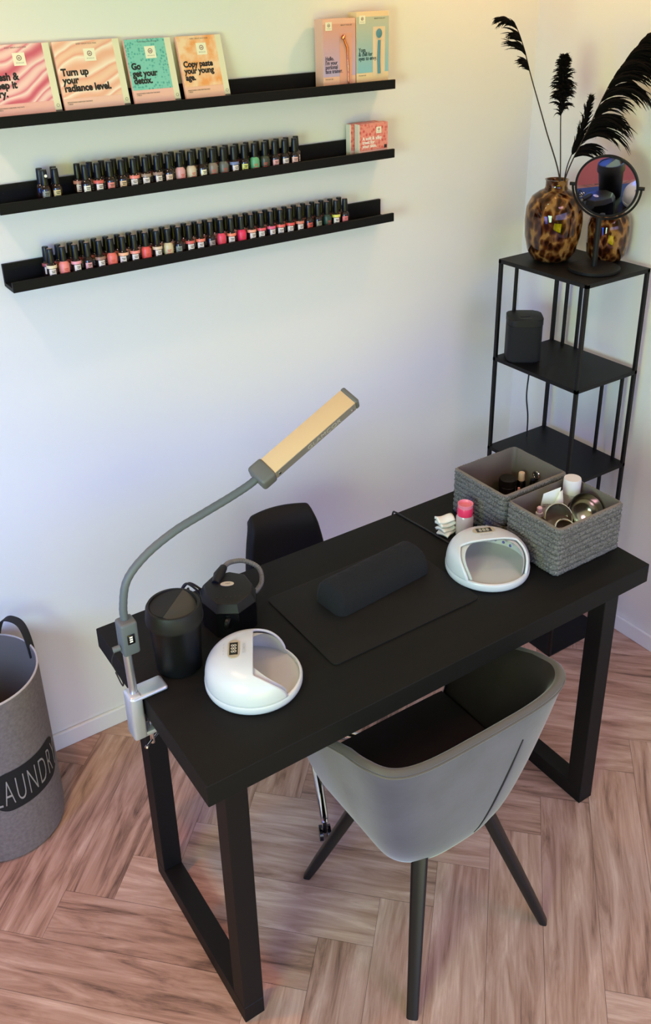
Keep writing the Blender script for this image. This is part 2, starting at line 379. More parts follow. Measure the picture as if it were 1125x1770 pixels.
# ------------------------------------------------------------------ wall shelves
SX0, SX1, SD, SH = 0.256, 1.363, 0.074, 0.054
SZ = (1.774, 1.591, 1.411)
for z, lab in zip(SZ, ('black picture ledge holding the tall printed cartons, topmost of three', 'black picture ledge with nail polish and two small red boxes, middle of three',
                       'black picture ledge fully lined with nail polish, lowest of three')):
    t = thing('wall_shelf', lab, 'shelf', ((SX0 + SX1) / 2, 0, z), group='black ledges on the back wall')
    hw = (SX1 - SX0) / 2
    m = MB(); m.box(-hw, hw - .045 if False else hw, -.010, -.0005, .0, SH, .0008, 1); obj('back_panel', m, BLACKWOOD, t, smooth=30)
    m = MB(); m.box(-hw, hw, -SD + .008, -.010, 0, .010, .0005, 1); obj('shelf_board', m, BLACKWOOD, t, smooth=30)
    m = MB(); m.box(-hw, hw, -SD, -SD + .008, 0, .024, .0008, 1); obj('front_lip', m, BLACKWOOD, t, smooth=30)
    for sx in (-hw + .03, hw - .03):
        m = MB(); m.lathe([(0, 0), (.002, 0), (.002, .001), (0, .0012)], 12, T(sx, -.010, .035) @ Rx(PI / 2)); obj('screw_head', m, RACKM, t)

# ------------------------------------------------------------------ printed cartons on the top ledge
FRONT = Rx(PI / 2)      # text plane: x right, z up, facing -y
def logo_label(t, x, z, s, y=-.0006, ink=(120, 60, 66)):
    m = MB(); m.box(x - s / 2, x + s / 2, y - .0006, y, z - s / 2, z + s / 2); lb = obj('logo_label', m, CREAM, t, smooth=0)
    m = MB()
    m.lathe([(s * .21, 0), (s * .21, .0003), (s * .16, .0003), (s * .16, 0)], 24, T(x, y - .0006, z + s * .10) @ Rx(PI / 2))
    for k in (-1, 0, 1): m.box(x + k * s * .07 - s * .02, x + k * s * .07 + s * .02, y - .0009, y - .0006, z + s * .02, z + s * .02 + s * (.16 - .03 * abs(k)))
    obj('logo_mark', m, mat('logo_maroon', ink, 0.6), lb, smooth=0)
    m = MB(); m.text('W O U L D', s * .13, T(x, y - .0007, z - s * .33) @ FRONT, 0, .0001, 'CENTER'); obj('logo_caption', m, GREYBLK, lb, smooth=0)
def carton(label, x, y, z, w, h, d, lean, art, headline, hs, pink_h=.30, art_w=1.0, txt_mat=INK, hz=.36, side=PINKBOX, rz=0, topline='SHEET SERUM FACE MASK'):
    t = thing('product_carton', label, 'box', (x, y, z), group='printed cartons on the top ledge', rot=(lean, 0, rz))
    m = MB(); m.box(-w / 2, w / 2, 0, d, 0, h, .0006, 1); obj('carton_body', m, side, t, smooth=30)
    m = MB(); m.box(-w / 2 + .0005, w / 2 - .016, -.0005, 0, h * pink_h, h - .0008); obj('art_panel', m, art, t, smooth=0)
    m = MB(); m.box(w / 2 - .016, w / 2 - .0005, -.0005, 0, h * .10, h - .0008); obj('edge_strip', m, CARTON, t, smooth=0)
    m = MB(); m.box(w / 2 - .015, w / 2 - .0005, -.0008, 0, 0.0005, h * .10); obj('code_block', m, GREYBLK, t, smooth=0)
    logo_label(t, w * .02, h * .80, .027)
    m = MB(); m.text(headline, hs, T(-w / 2 + .007, -.0007, h * hz + hs * 1.0 * (headline.count('\n'))) @ FRONT, hs * .045, .0002, line=.80, sx=.90); obj('headline', m, txt_mat, t, smooth=0)
    m = MB(); m.text(topline, .0042, T(0, -.0006, h * .945) @ FRONT, 0, .0001, 'CENTER'); obj('top_caption', m, GREYBLK, t, smooth=0)
    m = MB(); m.text('SMOOTHING CARE FOR THE FACE\n1 PIECE', .0038, T(-w / 2 + .007, -.0006, h * (pink_h - .06)) @ FRONT, 0, .0001); obj('small_print', m, GREYBLK, t, smooth=0)
    m = MB(); m.lathe([(.0035, 0), (.0035, .0002), (.0028, .0002), (.0028, 0)], 16, T(w / 2 - .008, -.0008, h * .16) @ Rx(PI / 2)); obj('seal_mark', m, GREYBLK, t, smooth=0)
    return t
LZ = SZ[0] + .0102
LEAN = -math.atan2(.041, .155)
A1 = marble('rose_marble', [(206, 92, 112), (236, 170, 172), (240, 214, 206), (222, 120, 136), (240, 200, 194)], 4.5, 5, .5)
A2 = marble('peach_marble', [(238, 176, 150), (244, 206, 186), (246, 226, 208), (236, 164, 140), (242, 196, 170)], 4.5, 3.5, .35)
A3 = cells('teal_dots', (74, 158, 152), (128, 196, 184), 150)
A4 = blotch('orange_watercolour', (240, 158, 92), (244, 206, 170), 30)
carton('rose pink marbled carton at the left end of the top ledge', .362, -.055, LZ, .150, .160, .009, LEAN, A1, 'Fresh &\nkeep it\ndry.', .0215, .23, hz=.27, side=mat('pink_one', (236, 176, 168), .5))
carton('peach marbled carton headlined Turn up your radiance level', .523, -.055, LZ, .157, .160, .009, LEAN, A2, 'Turn up\nyour\nradiance level.', .0215, .23, hz=.27)
carton('teal dotted carton headlined Go get your detox', .672, -.055, LZ, .118, .156, .009, LEAN, A3, 'Go\nget your\ndetox.', .0200, .27, hz=.31, side=mat('pink_three', (240, 184, 172), .5))
carton('orange watercolour carton headlined Copy paste your young age', .806, -.055, LZ, .120, .156, .009, LEAN, A4, 'Copy paste\nyour young\nage.', .0190, .25, hz=.30, side=mat('pink_four', (240, 186, 164), .5))

def grad(name, top, bot, h):
    m = bpy.data.materials.new(name); m.use_nodes = True; t = m.node_tree; b = t.nodes['Principled BSDF']; b.inputs['Roughness'].default_value = .5
    tc = t.nodes.new('ShaderNodeTexCoord'); sp = t.nodes.new('ShaderNodeSeparateXYZ'); mr = t.nodes.new('ShaderNodeMapRange'); mr.inputs[1].default_value = h * .25; mr.inputs[2].default_value = h * .9
    t.links.new(tc.outputs['Object'], sp.inputs[0]); t.links.new(sp.outputs[2], mr.inputs[0])
    r = t.nodes.new('ShaderNodeValToRGB'); r.color_ramp.elements[0].color = (*lin(bot), 1); r.color_ramp.elements[1].color = (*lin(top), 1)
    t.links.new(mr.outputs[0], r.inputs[0]); t.links.new(r.outputs[0], b.inputs['Base Color']); return m
def tool_carton(label, x, y, w, h, d, topc, botc, basec, headline, tool, hz, ink):
    t = thing('tool_carton', label, 'box', (x, y, LZ), group='upright tool cartons on the top ledge')
    m = MB(); m.box(-w / 2, w / 2, 0, d, 0, h, .0006, 1); obj('carton_body', m, mat('carton_' + label[:6], basec, .5), t, smooth=30)
    m = MB(); m.box(-w / 2 + .0004, w / 2 - .0004, -.0005, 0, h * .19, h - .012); obj('art_panel', m, grad('print_' + label[:6], topc, botc, h), t, smooth=0)
    m = MB(); m.box(.0, .040, -.0009, -.0005, h * .05 if tool == 'roller' else h * .14, h * .80); win = obj('window', m, mat('window_' + label[:6], (226, 160, 140) if tool == 'roller' else (232, 204, 172), .3), t, smooth=0)
    rg = mat('rose_gold', (214, 132, 104), .18, metal=.9); bl = mat('teal_tool', (86, 140, 156), .4)
    m = MB()
    if tool == 'roller':
        m.tube([(.027, -.0022, h * .07), (.026, -.0022, h * .35), (.024, -.0025, h * .58), (.013, -.0025, h * .72)], [.0022, .003, .0032, .003], 10)
        m.lathe([(0, -.006), (.004, -.005), (.006, 0), (.004, .005), (0, .006)], 12, T(.010, -.004, h * .74) @ Ry(.6)); obj('face_roller', m, rg, win)
    else:
        m.tube([(.020, -.002, h * .17), (.0185, -.002, h * .35), (.020, -.002, h * .62)], [.0042, .0042, .0038], 10)
        m.lathe([(0, -.0025), (.007, -.002), (.0095, 0), (.007, .002), (0, .0025)], 20, T(.0195, -.0025, h * .71) @ Rx(PI / 2) @ Matrix.Diagonal((1, 1.25, 1, 1))); obj('massage_spoon', m, bl, win)
    logo_label(t, -w / 2 + .018, h * .90, .020)
    m = MB(); n = headline.count('\n'); m.text(headline, .0145, T(-w / 2 + .006, -.0012, h * hz + .0105 * n) @ FRONT, .0001, .0002, line=.72, sx=.78); obj('headline', m, ink, t, smooth=0)
    m = MB(); m.text('BEAUTY TOOL SET', .0042, T(.022, -.0008, h * .90) @ FRONT, 0, .0001, 'CENTER'); obj('top_caption', m, GREYBLK, t, smooth=0)
    m = MB(); m.text('FOR DAILY USE', .0035, T(-w / 2 + .006, -.0008, h * .15) @ FRONT, 0, .0001); obj('small_print', m, GREYBLK, t, smooth=0)
tool_carton('lilac and pink upright carton showing a rose gold face roller', 1.194, -.052, .103, .172, .038, (222, 160, 140), (190, 168, 204), (236, 182, 160), "Hello.\nI'm your\npersonal\nface trainer.", 'roller', .24, mat('navy_ink', (52, 46, 78), .6))
tool_carton('blue and peach upright carton showing a teal spoon tool', 1.302, -.052, .106, .185, .038, (190, 190, 168), (138, 188, 200), (238, 206, 164), 'Yoga\n& chill for\neyes to envy.', 'spoon', .36, mat('teal_ink', (30, 62, 74), .6))

RED = cells('red_floral', (206, 72, 68), (230, 142, 126), 110, (.2, .6))
for k, (xx, yy, lab) in enumerate(((1.300, -.058, 'small red floral box in front, headlined A soft and silky treat'), (1.288, -.034, 'small red floral box tucked behind the other one on the middle ledge'))):
    t = thing('soap_box', lab, 'box', (xx, yy, SZ[1] + .0102), group='small red floral boxes on the middle ledge')
    m = MB(); m.box(-.049, .049, 0, .021, 0, .087, .0006, 1); obj('carton_body', m, CARTON, t, smooth=30)
    m = MB(); m.box(-.047, .0485, -.0005, 0, .016, .0865); m.box(-.047, .0485, 0, .0205, .0869, .0874); obj('floral_panel', m, RED, t, smooth=0)
    m = MB(); m.box(-.047, .0485, -.0004, 0, .0005, .016); obj('base_band', m, PINKBOX, t, smooth=0)
    if k == 0:
        logo_label(t, .018, .068, .017)
        m = MB(); m.text('A soft & silky\ntreat for\nyour skin.', .0125, T(-.038, -.0008, .044) @ FRONT, .0003, .0002, line=.8, sx=.98); obj('headline', m, WHITEINK, t, smooth=0)
        m = MB(); m.box(.037, .046, -.0009, -.0005, .018, .027); obj('code_block', m, INK, t, smooth=0)

# ------------------------------------------------------------------ nail polish bottles
m = MB(); m.lathe([(0, 0), (.0108, 0), (.0122, .0015), (.0124, .006), (.0122, .0300), (.0112, .0350), (.0075, .0388), (.0066, .0405), (0, .0405)], 20); proto_bottle = m
def mesh_of(mb, name, m0):
    o = obj(name, mb, m0); me = o.data; bpy.data.objects.remove(o); return me
ME_BOT = mesh_of(proto_bottle, 'bottle', DARKGLASS)
m = MB(); m.lathe([(0, .0396), (.0082, .0396), (.0084, .0410), (.0077, .0660), (.0074, .0725), (.0068, .0738), (0, .0740)], 18); ME_CAP = mesh_of(m, 'cap', CAPM)
m = MB(); m.lathe([(0, .0741), (.0056, .0741), (.0056, .0744), (0, .0745)], 14); ME_REFL = mesh_of(m, 'cap_top_reflection', CAPREFL)  # thin disc painted as the reflection on top of the cap
m = MB(); m.lathe([(.0125, .0280), (.01262, .0340), (.0118, .0352)], 20); ME_BAND = mesh_of(m, 'colour_band', LABELW)
m = MB(); m.lathe([(.01255, .0100), (.01275, .0110), (.01275, .0258), (.01255, .0268)], 9, None, -PI / 2 - .95, -PI / 2 + .35); ME_LAB = mesh_of(m, 'label', LABELW)
m = MB()
for zz, a0, a1 in ((.0215, -.50, .28), (.0180, -.45, .15), (.0130, -.6, .28)): m.lathe([(.0129, zz), (.0129, zz + .0017)], 5, None, -PI / 2 + a0, -PI / 2 + a1)
ME_PRT = mesh_of(m, 'label_print', INK)
m = MB(); m.lathe([(.0121, .0030), (.01262, .0045), (.01262, .0305), (.0120, .0335)], 20); ME_WRAP = mesh_of(m, 'colour_sleeve', LABELW)
def inst(name, me, parent, m0):
    o = bpy.data.objects.new(name, me); COL.objects.link(o); o.parent = parent
    o.material_slots[0].link = 'OBJECT'; o.material_slots[0].material = m0; return o
def polish(x, y, z, label, style, col, group, refl=False):
    t = thing('nail_polish_bottle', label, 'nail polish', (x, y, z), random.uniform(-.25, .25), group)
    c = mat('polish_%d_%d_%d' % col, col, .35)
    inst('bottle', ME_BOT, t, DARKGLASS if style != 'full' else c); inst('cap', ME_CAP, t, CAPM)
    if refl: inst('cap_top_reflection', ME_REFL, t, CAPREFL)
    if style == 'band':
        inst('colour_band', ME_BAND, t, c); lb = inst('label', ME_LAB, t, LABELW); inst('label_print', ME_PRT, lb, INK)
    elif style == 'full':
        s = inst('colour_sleeve', ME_WRAP, t, c); inst('label_print', ME_PRT, s, mat('sleeve_print', (190, 60, 56), .5))
    elif style == 'text':
        lb = inst('label', ME_LAB, t, c); inst('label_print', ME_PRT, lb, INK)
    return t
ORD = ['first', 'second', 'third', 'fourth', 'fifth', 'sixth', 'seventh', 'eighth', 'ninth', 'tenth', 'eleventh', 'twelfth', 'thirteenth', 'fourteenth', 'fifteenth', 'sixteenth',
       'seventeenth', 'eighteenth', 'nineteenth', 'twentieth', 'twenty-first', 'twenty-second', 'twenty-third', 'twenty-fourth', 'twenty-fifth', 'twenty-sixth', 'twenty-seventh', 'twenty-eighth', 'twenty-ninth']
F2 = [('text', (222, 214, 200), 'white lettered black'), ('band', (206, 92, 84), 'red banded'), ('text', (214, 120, 110), 'red sparkle'), ('text', (206, 170, 130), 'gold lettered'), ('band', (232, 130, 118), 'coral banded'),
      ('band', (150, 130, 118), 'grey banded'), ('band', (150, 122, 112), 'taupe banded'), ('text', (226, 190, 170), 'cream lettered dark red'), ('full', (206, 150, 150), 'lilac pink'), ('full', (196, 178, 156), 'beige'),
      ('text', (226, 218, 190), 'cream lettered black'), ('full', (128, 112, 100), 'taupe'), ('full', (96, 96, 90), 'grey'), ('band', (110, 122, 168), 'blue banded'), ('text', (206, 204, 110), 'yellow'),
      ('full', (96, 160, 116), 'green'), ('full', (56, 60, 46), 'dark olive'), ('text', (216, 150, 150), 'pink labelled'), ('text', (214, 196, 190), 'white labelled'), ('text', (222, 170, 160), 'rose labelled')]
F3 = [('band', (222, 204, 170), 'cream banded'), ('full', (228, 130, 122), 'salmon'), ('band', (226, 150, 160), 'pink banded'), ('text', (212, 150, 150), 'black with pink oval'), ('band', (150, 110, 92), 'brown banded'),
      ('full', (224, 108, 96), 'coral'), ('band', (236, 176, 140), 'peach banded'), ('band', (232, 140, 126), 'rose banded'), ('full', (222, 84, 78), 'coral red'), ('band', (216, 190, 166), 'ivory banded'),
      ('full', (204, 186, 150), 'pearl gold'), ('text', (128, 132, 124), 'black glitter'), ('band', (206, 88, 80), 'red banded'), ('band', (232, 122, 100), 'salmon banded'), ('text', (150, 130, 130), 'grey labelled'),
      ('full', (222, 62, 88), 'hot red'), ('band', (234, 130, 100), 'orange banded'), ('full', (226, 40, 84), 'hot pink'), ('band', (234, 160, 136), 'pale peach banded'), ('band', (218, 84, 92), 'cherry banded'),
      ('band', (222, 90, 126), 'magenta banded'), ('band', (222, 96, 90), 'brick red banded'), ('band', (216, 76, 72), 'poppy banded'), ('band', (206, 120, 98), 'terracotta banded'), ('text', (200, 70, 60), 'dark red'),
      ('text', (128, 126, 110), 'black shimmer'), ('full', (34, 56, 46), 'dark green'), ('band', (214, 206, 92), 'yellow banded'), ('text', (222, 110, 110), 'red and white')]
z2, z3 = SZ[1] + .0102, SZ[2] + .0102
g = 'nail polish bottles on the middle ledge'
for k, (st, c, nm) in enumerate(F2):
    polish(.469 + .0303 * k, -.0525, z2, f"{nm} nail polish, {ORD[k]} from left in middle ledge's long front row", st, c, g)
for k in range(21):
    polish(.4605 + .0303 * k, -.0255, z2, f"black capped nail polish, {ORD[k]} from left in middle ledge's long back row", 'band', random.choice([(150, 70, 70), (110, 96, 90), (176, 120, 110), (70, 60, 60)]), g)
for x, y, st, c, lab in ((.372, -.0515, 'text', (120, 120, 112), 'black nail polish with white dot, in front of the group of four'), (.398, -.0525, 'text', (190, 170, 120), 'black nail polish with gold lettering, beside the white dotted one'),
                         (.371, -.0255, 'dark', (30, 28, 28), 'black nail polish standing behind the white dotted one'), (.404, -.0255, 'dark', (30, 28, 28), 'black nail polish standing behind the gold lettered one')):
    t = polish(x, y, z2, lab, st, c, 'group of four nail polishes')
    if 'with white dot' in lab:
        m = MB(); m.lathe([(0, 0), (.0035, 0), (.0035, .0004), (0, .0005)], 14, T(.002, -.0078, .060) @ Rx(PI / 2)); obj('cap_dot', m, WHITEINK, t)
g = 'nail polish bottles on the lowest ledge'
for k, (st, c, nm) in enumerate(F3):
    polish(.359 + .0302 * k, -.0525, z3, f"{nm} nail polish, {ORD[k]} from left in the lowest ledge's front row", st, c, g, True)
for k in range(29):
    polish(.3575 + .0302 * k, -.0255, z3, f"black capped nail polish, {ORD[k]} from left in the lowest ledge's back row", 'band', random.choice([(206, 150, 140), (180, 90, 84), (150, 70, 70), (196, 110, 100)]), g)

# ------------------------------------------------------------------ steel rack in the corner
RX0, RX1, RY0, RY1 = 1.664, 1.925, -.541, -.200
RZS = (.004, .330, .646, .960, 1.274)
t = thing('steel_rack', 'tall narrow black steel rack with open shelves in the room corner', 'shelf', ((RX0 + RX1) / 2, (RY0 + RY1) / 2, 0))
hx, hy = (RX1 - RX0) / 2, (RY1 - RY0) / 2; q = .0055
for sx in (-1, 1):
    for sy in (-1, 1):
        m = MB(); cx, cy = sx * (hx - q), sy * (hy - q); m.box(cx - q, cx + q, cy - q, cy + q, 0, RZS[-1] - .001, .001, 1); obj('post', m, RACKM, t, smooth=30)
for i, z in enumerate(RZS):
    m = MB(); m.box(-hx, hx, -hy, hy, z - .004 if i else 0.0, z, .0006, 1)
    if i:
        for (a0, a1, b0, b1) in ((-hx, hx, -hy, -hy + .003), (-hx, hx, hy - .003, hy), (-hx, -hx + .003, -hy, hy), (hx - .003, hx, -hy, hy)): m.box(a0, a1, b0, b1, z - .012, z - .003)
    obj('shelf_plate', m, RACKM, t, smooth=30)
def rod(x, y, z0, z1):
    m = MB(); m.box(x - .0045, x + .0045, y - .0045, y + .0045, z0, z1 - .004, .0008, 1); obj('rod', m, RACKM, t, smooth=30)
rod(-hx + 2 * hx * .28, hy - q, RZS[3], RZS[4]); rod(hx - q, hy - 2 * hy * .15, RZS[3], RZS[4]); rod(hx - q, hy - 2 * hy * .31, RZS[3], RZS[4])
rod(hx - q, hy - 2 * hy * .66, RZS[2], RZS[3]); rod(hx - q, hy - 2 * hy * .87, RZS[2], RZS[3])
rod(hx - q, hy - 2 * hy * .75, RZS[1], RZS[2]); rod(-hx + 2 * hx * .6, hy - q, RZS[1], RZS[2])

# vases
def tortoise(name, scale):
    m = bpy.data.materials.new(name); m.use_nodes = True; t = m.node_tree; b = t.nodes['Principled BSDF']
    tc = t.nodes.new('ShaderNodeTexCoord'); mp = t.nodes.new('ShaderNodeMapping'); mp.inputs['Scale'].default_value = (1, 1, .62)
    t.links.new(tc.outputs['Object'], mp.inputs[0])
    nz = t.nodes.new('ShaderNodeTexNoise'); nz.inputs['Scale'].default_value = scale * .6; t.links.new(mp.outputs[0], nz.inputs['Vector'])
    ad = t.nodes.new('ShaderNodeVectorMath'); ad.operation = 'MULTIPLY_ADD'; ad.inputs[1].default_value = (.02, .02, .02)
    t.links.new(nz.outputs['Color'], ad.inputs[0]); t.links.new(mp.outputs[0], ad.inputs[2])
    v = t.nodes.new('ShaderNodeTexVoronoi'); v.inputs['Scale'].default_value = scale; v.feature = 'SMOOTH_F1'; v.inputs['Smoothness'].default_value = .5
    t.links.new(ad.outputs[0], v.inputs['Vector'])
    r = t.nodes.new('ShaderNodeValToRGB'); r.color_ramp.elements[0].position = .30; r.color_ramp.elements[1].position = .72
    r.color_ramp.elements[0].color = (*lin((50, 20, 8)), 1); r.color_ramp.elements[1].color = (*lin((206, 150, 84)), 1)
    e = r.color_ramp.elements.new(.50); e.color = (*lin((112, 58, 24)), 1)
    t.links.new(v.outputs['Distance'], r.inputs[0]); t.links.new(r.outputs[0], b.inputs['Base Color'])
    b.inputs['Roughness'].default_value = .06; b.inputs['Transmission Weight'].default_value = .6; b.inputs['IOR'].default_value = 1.12; b.inputs['Coat Weight'].default_value = .8
    return m
TORT = tortoise('tortoiseshell_glass', 62); TORT2 = tortoise('spotted_amber_glass', 68)
DKAMB = mat('dark_amber_base', (34, 18, 10), .08, coat=.8)
TOPZ = RZS[-1] + .0003
def vase(label, x, y, prof, m0, basez):
    t = thing('glass_vase', label, 'vase', (x, y, TOPZ), group='tortoiseshell glass vases on the rack')
    m = MB(); inner = [(max(r - .004, .002), z) for r, z in prof[1:]][::-1]
    m.lathe(prof + inner + [(0, prof[1][1] + .004)], 48); obj('vase_body', m, m0, t)
    m = MB(); m.lathe([(0, .0045)] + [(r - .0048, z + .001) for r, z in prof if 0.003 < z < basez] + [(0, basez)], 40); obj('dark_glass_base', m, DKAMB, t)
    return t
vase('large brown tortoiseshell glass vase holding black dried plumes', 1.776, -.300, [(0, 0), (.042, 0), (.056, .007), (.070, .030), (.080, .075), (.083, .120), (.080, .158), (.066, .188), (.046, .203), (.034, .208), (.031, .216), (.031, .232), (.034, .236)], TORT, .040)
vase('smaller spotted amber glass vase behind the round mirror', 1.896, -.402, [(0, 0), (.034, 0), (.046, .006), (.056, .024), (.060, .055), (.060, .105), (.054, .128), (.040, .142), (.028, .146), (.026, .152), (.028, .158)], TORT2, .026)

# plumes
def plume(label, stem, b0, density, length, spread, droop, seed, one_side=None, cup=0.35, nodes=0):
    rnd = random.Random(seed)
    o = thing('dried_plume', label, 'dried grass', stem[0], group='black dried plumes in the large vase')
    base = Vector(stem[0]); P = [p - base for p in bez(stem, 16)]; n = len(P)
    m = MB(); m.tube(P, [.0024 - .0017 * i / n for i in range(n)], 6); obj('stem', m, STEMM, o)
    m = MB(); i0 = int(b0 * (n - 1))
    for k in range(density):
        f = rnd.random() ** .9
        if nodes: nd = int(f * nodes); f = min(.995, max(0, (nd + .5 + rnd.gauss(0, .13)) / nodes))
        i = i0 + f * (n - 1 - i0 - .01); a = P[int(i)].lerp(P[int(i) + 1], i - int(i)); d = (P[int(i) + 1] - P[int(i)]).normalized()
        ang = rnd.uniform(0, 2 * PI); u = d.orthogonal().normalized(); v = d.cross(u); side = (u * math.cos(ang) + v * math.sin(ang))
        if one_side is not None:
            s = Vector(one_side).normalized(); side = (side * .28 + s * rnd.uniform(.4, 1.2)).normalized()
        env = math.sin(PI * min(1, (f * .86 + .14))) ** .6 * (1.0 - .55 * f)
        ln = length * env * rnd.uniform(.5, 1.1) + .010
        if nodes: ln *= .72 + .5 * ((nd * 37) % 10) / 10; side = (side + Vector((0, 0, .5 * (((nd * 53) % 7) / 7 - .5)))).normalized()
        pts = []; p = a.copy(); dr = (d * (1 - spread) + side * spread).normalized()
        st = 6
        for q in range(st + 1):
            pts.append(p.copy()); p = p + dr * (ln / st); dr = (dr + Vector((0, 0, -droop)) * (ln / length) ** .5 + Vector((rnd.uniform(-1, 1), rnd.uniform(-1, 1), rnd.uniform(-1, 1))) * .10).normalized()
        rr = rnd.uniform(.0013, .0026) * (1 + cup)
        m.tube(pts, [rr * .5, rr, rr * 1.05, rr * .9, rr * .65, rr * .4, .0002], 4, cap=False)
        for q in range(2, st):                                         # tiny seed hairs
            if rnd.random() < .8:
                dd = (dr + Vector((rnd.uniform(-1, 1), rnd.uniform(-1, 1), rnd.uniform(-1, 1))) * .9).normalized()
                m.tube([pts[q], pts[q] + dd * rnd.uniform(.004, .010)], [.0007, .0002], 3, cap=False)
    pl = obj('feathery_head', m, PLUME, o, smooth=0)
    return o
VM = (1.785, -.308, 1.33)
plume('thin black plume leaning far left, tallest in the vase', [(1.800, -.300, 1.34), (1.772, -.315, 1.505), (1.690, -.322, 1.66), (1.610, -.330, 1.804), (1.576, -.330, 1.877), (1.535, -.330, 1.935), (1.482, -.330, 1.945)], .50, 120, .080, .45, .16, 3, (-1, -.1, 0), .35, 6)
plume('short upright black plume standing in the middle of the vase', [(1.780, -.312, 1.34), (1.770, -.318, 1.50), (1.738, -.328, 1.69), (1.737, -.328, 1.77), (1.733, -.328, 1.843)], .50, 330, .046, .40, .34, 5)
plume('large bushy black plume arching over the round mirror', [(1.770, -.300, 1.34), (1.790, -.318, 1.515), (1.810, -.360, 1.64), (1.835, -.400, 1.763), (1.870, -.425, 1.835), (1.912, -.445, 1.888)], .28, 400, .175, .52, .38, 8, (.75, -.62, .25), .75, 12)
plume('short narrow black plume beside the large bushy one', [(1.790, -.315, 1.34), (1.788, -.318, 1.525), (1.815, -.33, 1.62), (1.850, -.330, 1.728)], .52, 150, .045, .30, .05, 11)

# vanity mirror
t = thing('vanity_mirror', 'round black tabletop mirror on a stem at the rack edge', 'mirror', (1.786, -.455, TOPZ))
m = MB(); m.lathe([(0, 0), (.070, 0), (.072, .002), (.072, .010), (.069, .012), (0, .012)], 48); obj('base', m, RACKM, t)
m = MB(); m.tube([(0, 0, .012), (0, 0, .150)], .0075, 16); obj('stem', m, RACKM, t)
hub = bpy.data.objects.new('x', None); bpy.data.objects.remove(hub)
nrm = Vector((-1.660, -.770, -.235)).normalized()
MC = Vector((.012, -.004, .236))
zax = nrm; xax = Vector((0, 0, 1)).cross(zax).normalized(); yax = zax.cross(xax)
MM = Matrix((xax, yax, zax)).transposed().to_4x4(); MM.translation = MC
m = MB(); m.lathe([(.080, -.005), (.086, -.005), (.0865, 0), (.086, .006), (.0815, .006), (.080, .004)], 64, MM); m.lathe([(0, -.0052), (.081, -.0052)], 64, MM); obj('mirror_frame', m, RACKM, t)
m = MB(); m.lathe([(0, .0042), (.0805, .0042)], 64, MM); obj('mirror_glass', m, MIRROR, t)
m = MB(); pts = []
for k in range(33):
    a = PI + PI * k / 32; pts.append(MM @ Vector((.0935 * math.cos(a), .0935 * math.sin(a), 0)))
m.tube(pts, .0032, 8); m.tube([pts[16], Vector((0, 0, .146))], .004, 8); obj('yoke', m, RACKM, t)
for s in (-1, 1):
    m = MB(); m.tube([MM @ Vector((s * .085, 0, 0)), MM @ Vector((s * .101, 0, 0))], .005, 12); obj('pivot_knob', m, RACKM, t)

# speaker
t = thing('loudspeaker', 'small black cylindrical-cornered loudspeaker on the rack shelf', 'speaker', (1.727, -.262, RZS[3] + .0003), math.radians(-38))
def rsq(a, n, k=40): return [(a * math.copysign(abs(math.cos(2 * PI * i / k)) ** (2 / n), math.cos(2 * PI * i / k)), a * math.copysign(abs(math.sin(2 * PI * i / k)) ** (2 / n), math.sin(2 * PI * i / k))) for i in range(k)]
m = MB(); m.prism(rsq(.046, 5), 0, .006); obj('foot', m, BLKPL, t)
m = MB(); m.prism(rsq(.0525, 4.5), .006, .117, bev=0); obj('grille', m, mat('speaker_mesh', (24, 24, 25), .55, bump=.6, bscale=900, spec=.25), t)
m = MB(); m.prism(rsq(.0515, 4.5), .117, .120); m.prism(rsq(.0535, 4.5), .120, .138, bev=.003); obj('top_cap', m, BLKPL2, t)
m = MB(); m.text('SONOS', .011, T(0, -.030, .1382) @ Rz(0), 0, .0002, 'CENTER'); m.box(-.014, .014, -.012, -.007, .138, .1388, .001); obj('top_mark', m, BLKGL, t, smooth=0)
m = MB(); m.tube(bez([(.012, .050, .012), (.030, .085, .0), (.040, .085, -.06), (.036, .075, -.16), (.046, .080, -.24), (.048, .080, -.315)], 10), .0026, 8); obj('power_cord', m, CORD, t)

# ------------------------------------------------------------------ laundry hamper
HR, HH = .150, .50
t = thing('laundry_hamper', 'round grey felt laundry hamper standing on the floor by the wall', 'laundry basket', (-.018, -.168, 0))
m = MB(); m.lathe([(0, .001), (HR - .010, .001), (HR - .002, .006), (HR, .03), (HR, HH - .01), (HR + .001, HH), (HR - .003, HH + .002), (HR - .006, HH)], 64); obj('felt_body', m, FELT, t)
def ln(u, v):
    a = 2 * PI * u; r = HR - .006 - .004 * (1 - v) + .005 * math.sin(7 * a + 4 * v) * math.sin(PI * v); return (r * math.cos(a), r * math.sin(a), .03 + (HH + .001 - .03) * v)
m = MB(); m.grid(ln, 96, 14, True); obj('lining', m, LINING, t)
m = MB(); m.lathe([(0, .03), (HR - .01, .03)], 48); obj('lining_floor', m, LINING, t)
m = MB(); m.tube([((HR - .001) * math.cos(2 * PI * k / 64), (HR - .001) * math.sin(2 * PI * k / 64), HH + .001) for k in range(64)], .0028, 8, closed=True); obj('rim_binding', m, mat('pale_binding', (176, 166, 158), .9), t)
for a in (math.radians(32), math.radians(212)):
    rad = Vector((math.cos(a), math.sin(a), 0)); tan = Vector((-math.sin(a), math.cos(a), 0)); pts = []
    for k in range(25):
        f = k / 24; s = -1 + 2 * f
        hh = .06 * (1 - abs(s) ** 3); b = rad * math.sqrt(max(0, HR ** 2 - (.062 * s) ** 2)) + tan * .062 * s
        pts.append(b * .985 + Vector((0, 0, HH - .03 + hh + .03 * (1 - abs(s) ** 6))) )
    m = MB(); m.strap(pts, rad, .022, .003); obj('carry_handle', m, STRAP, t)
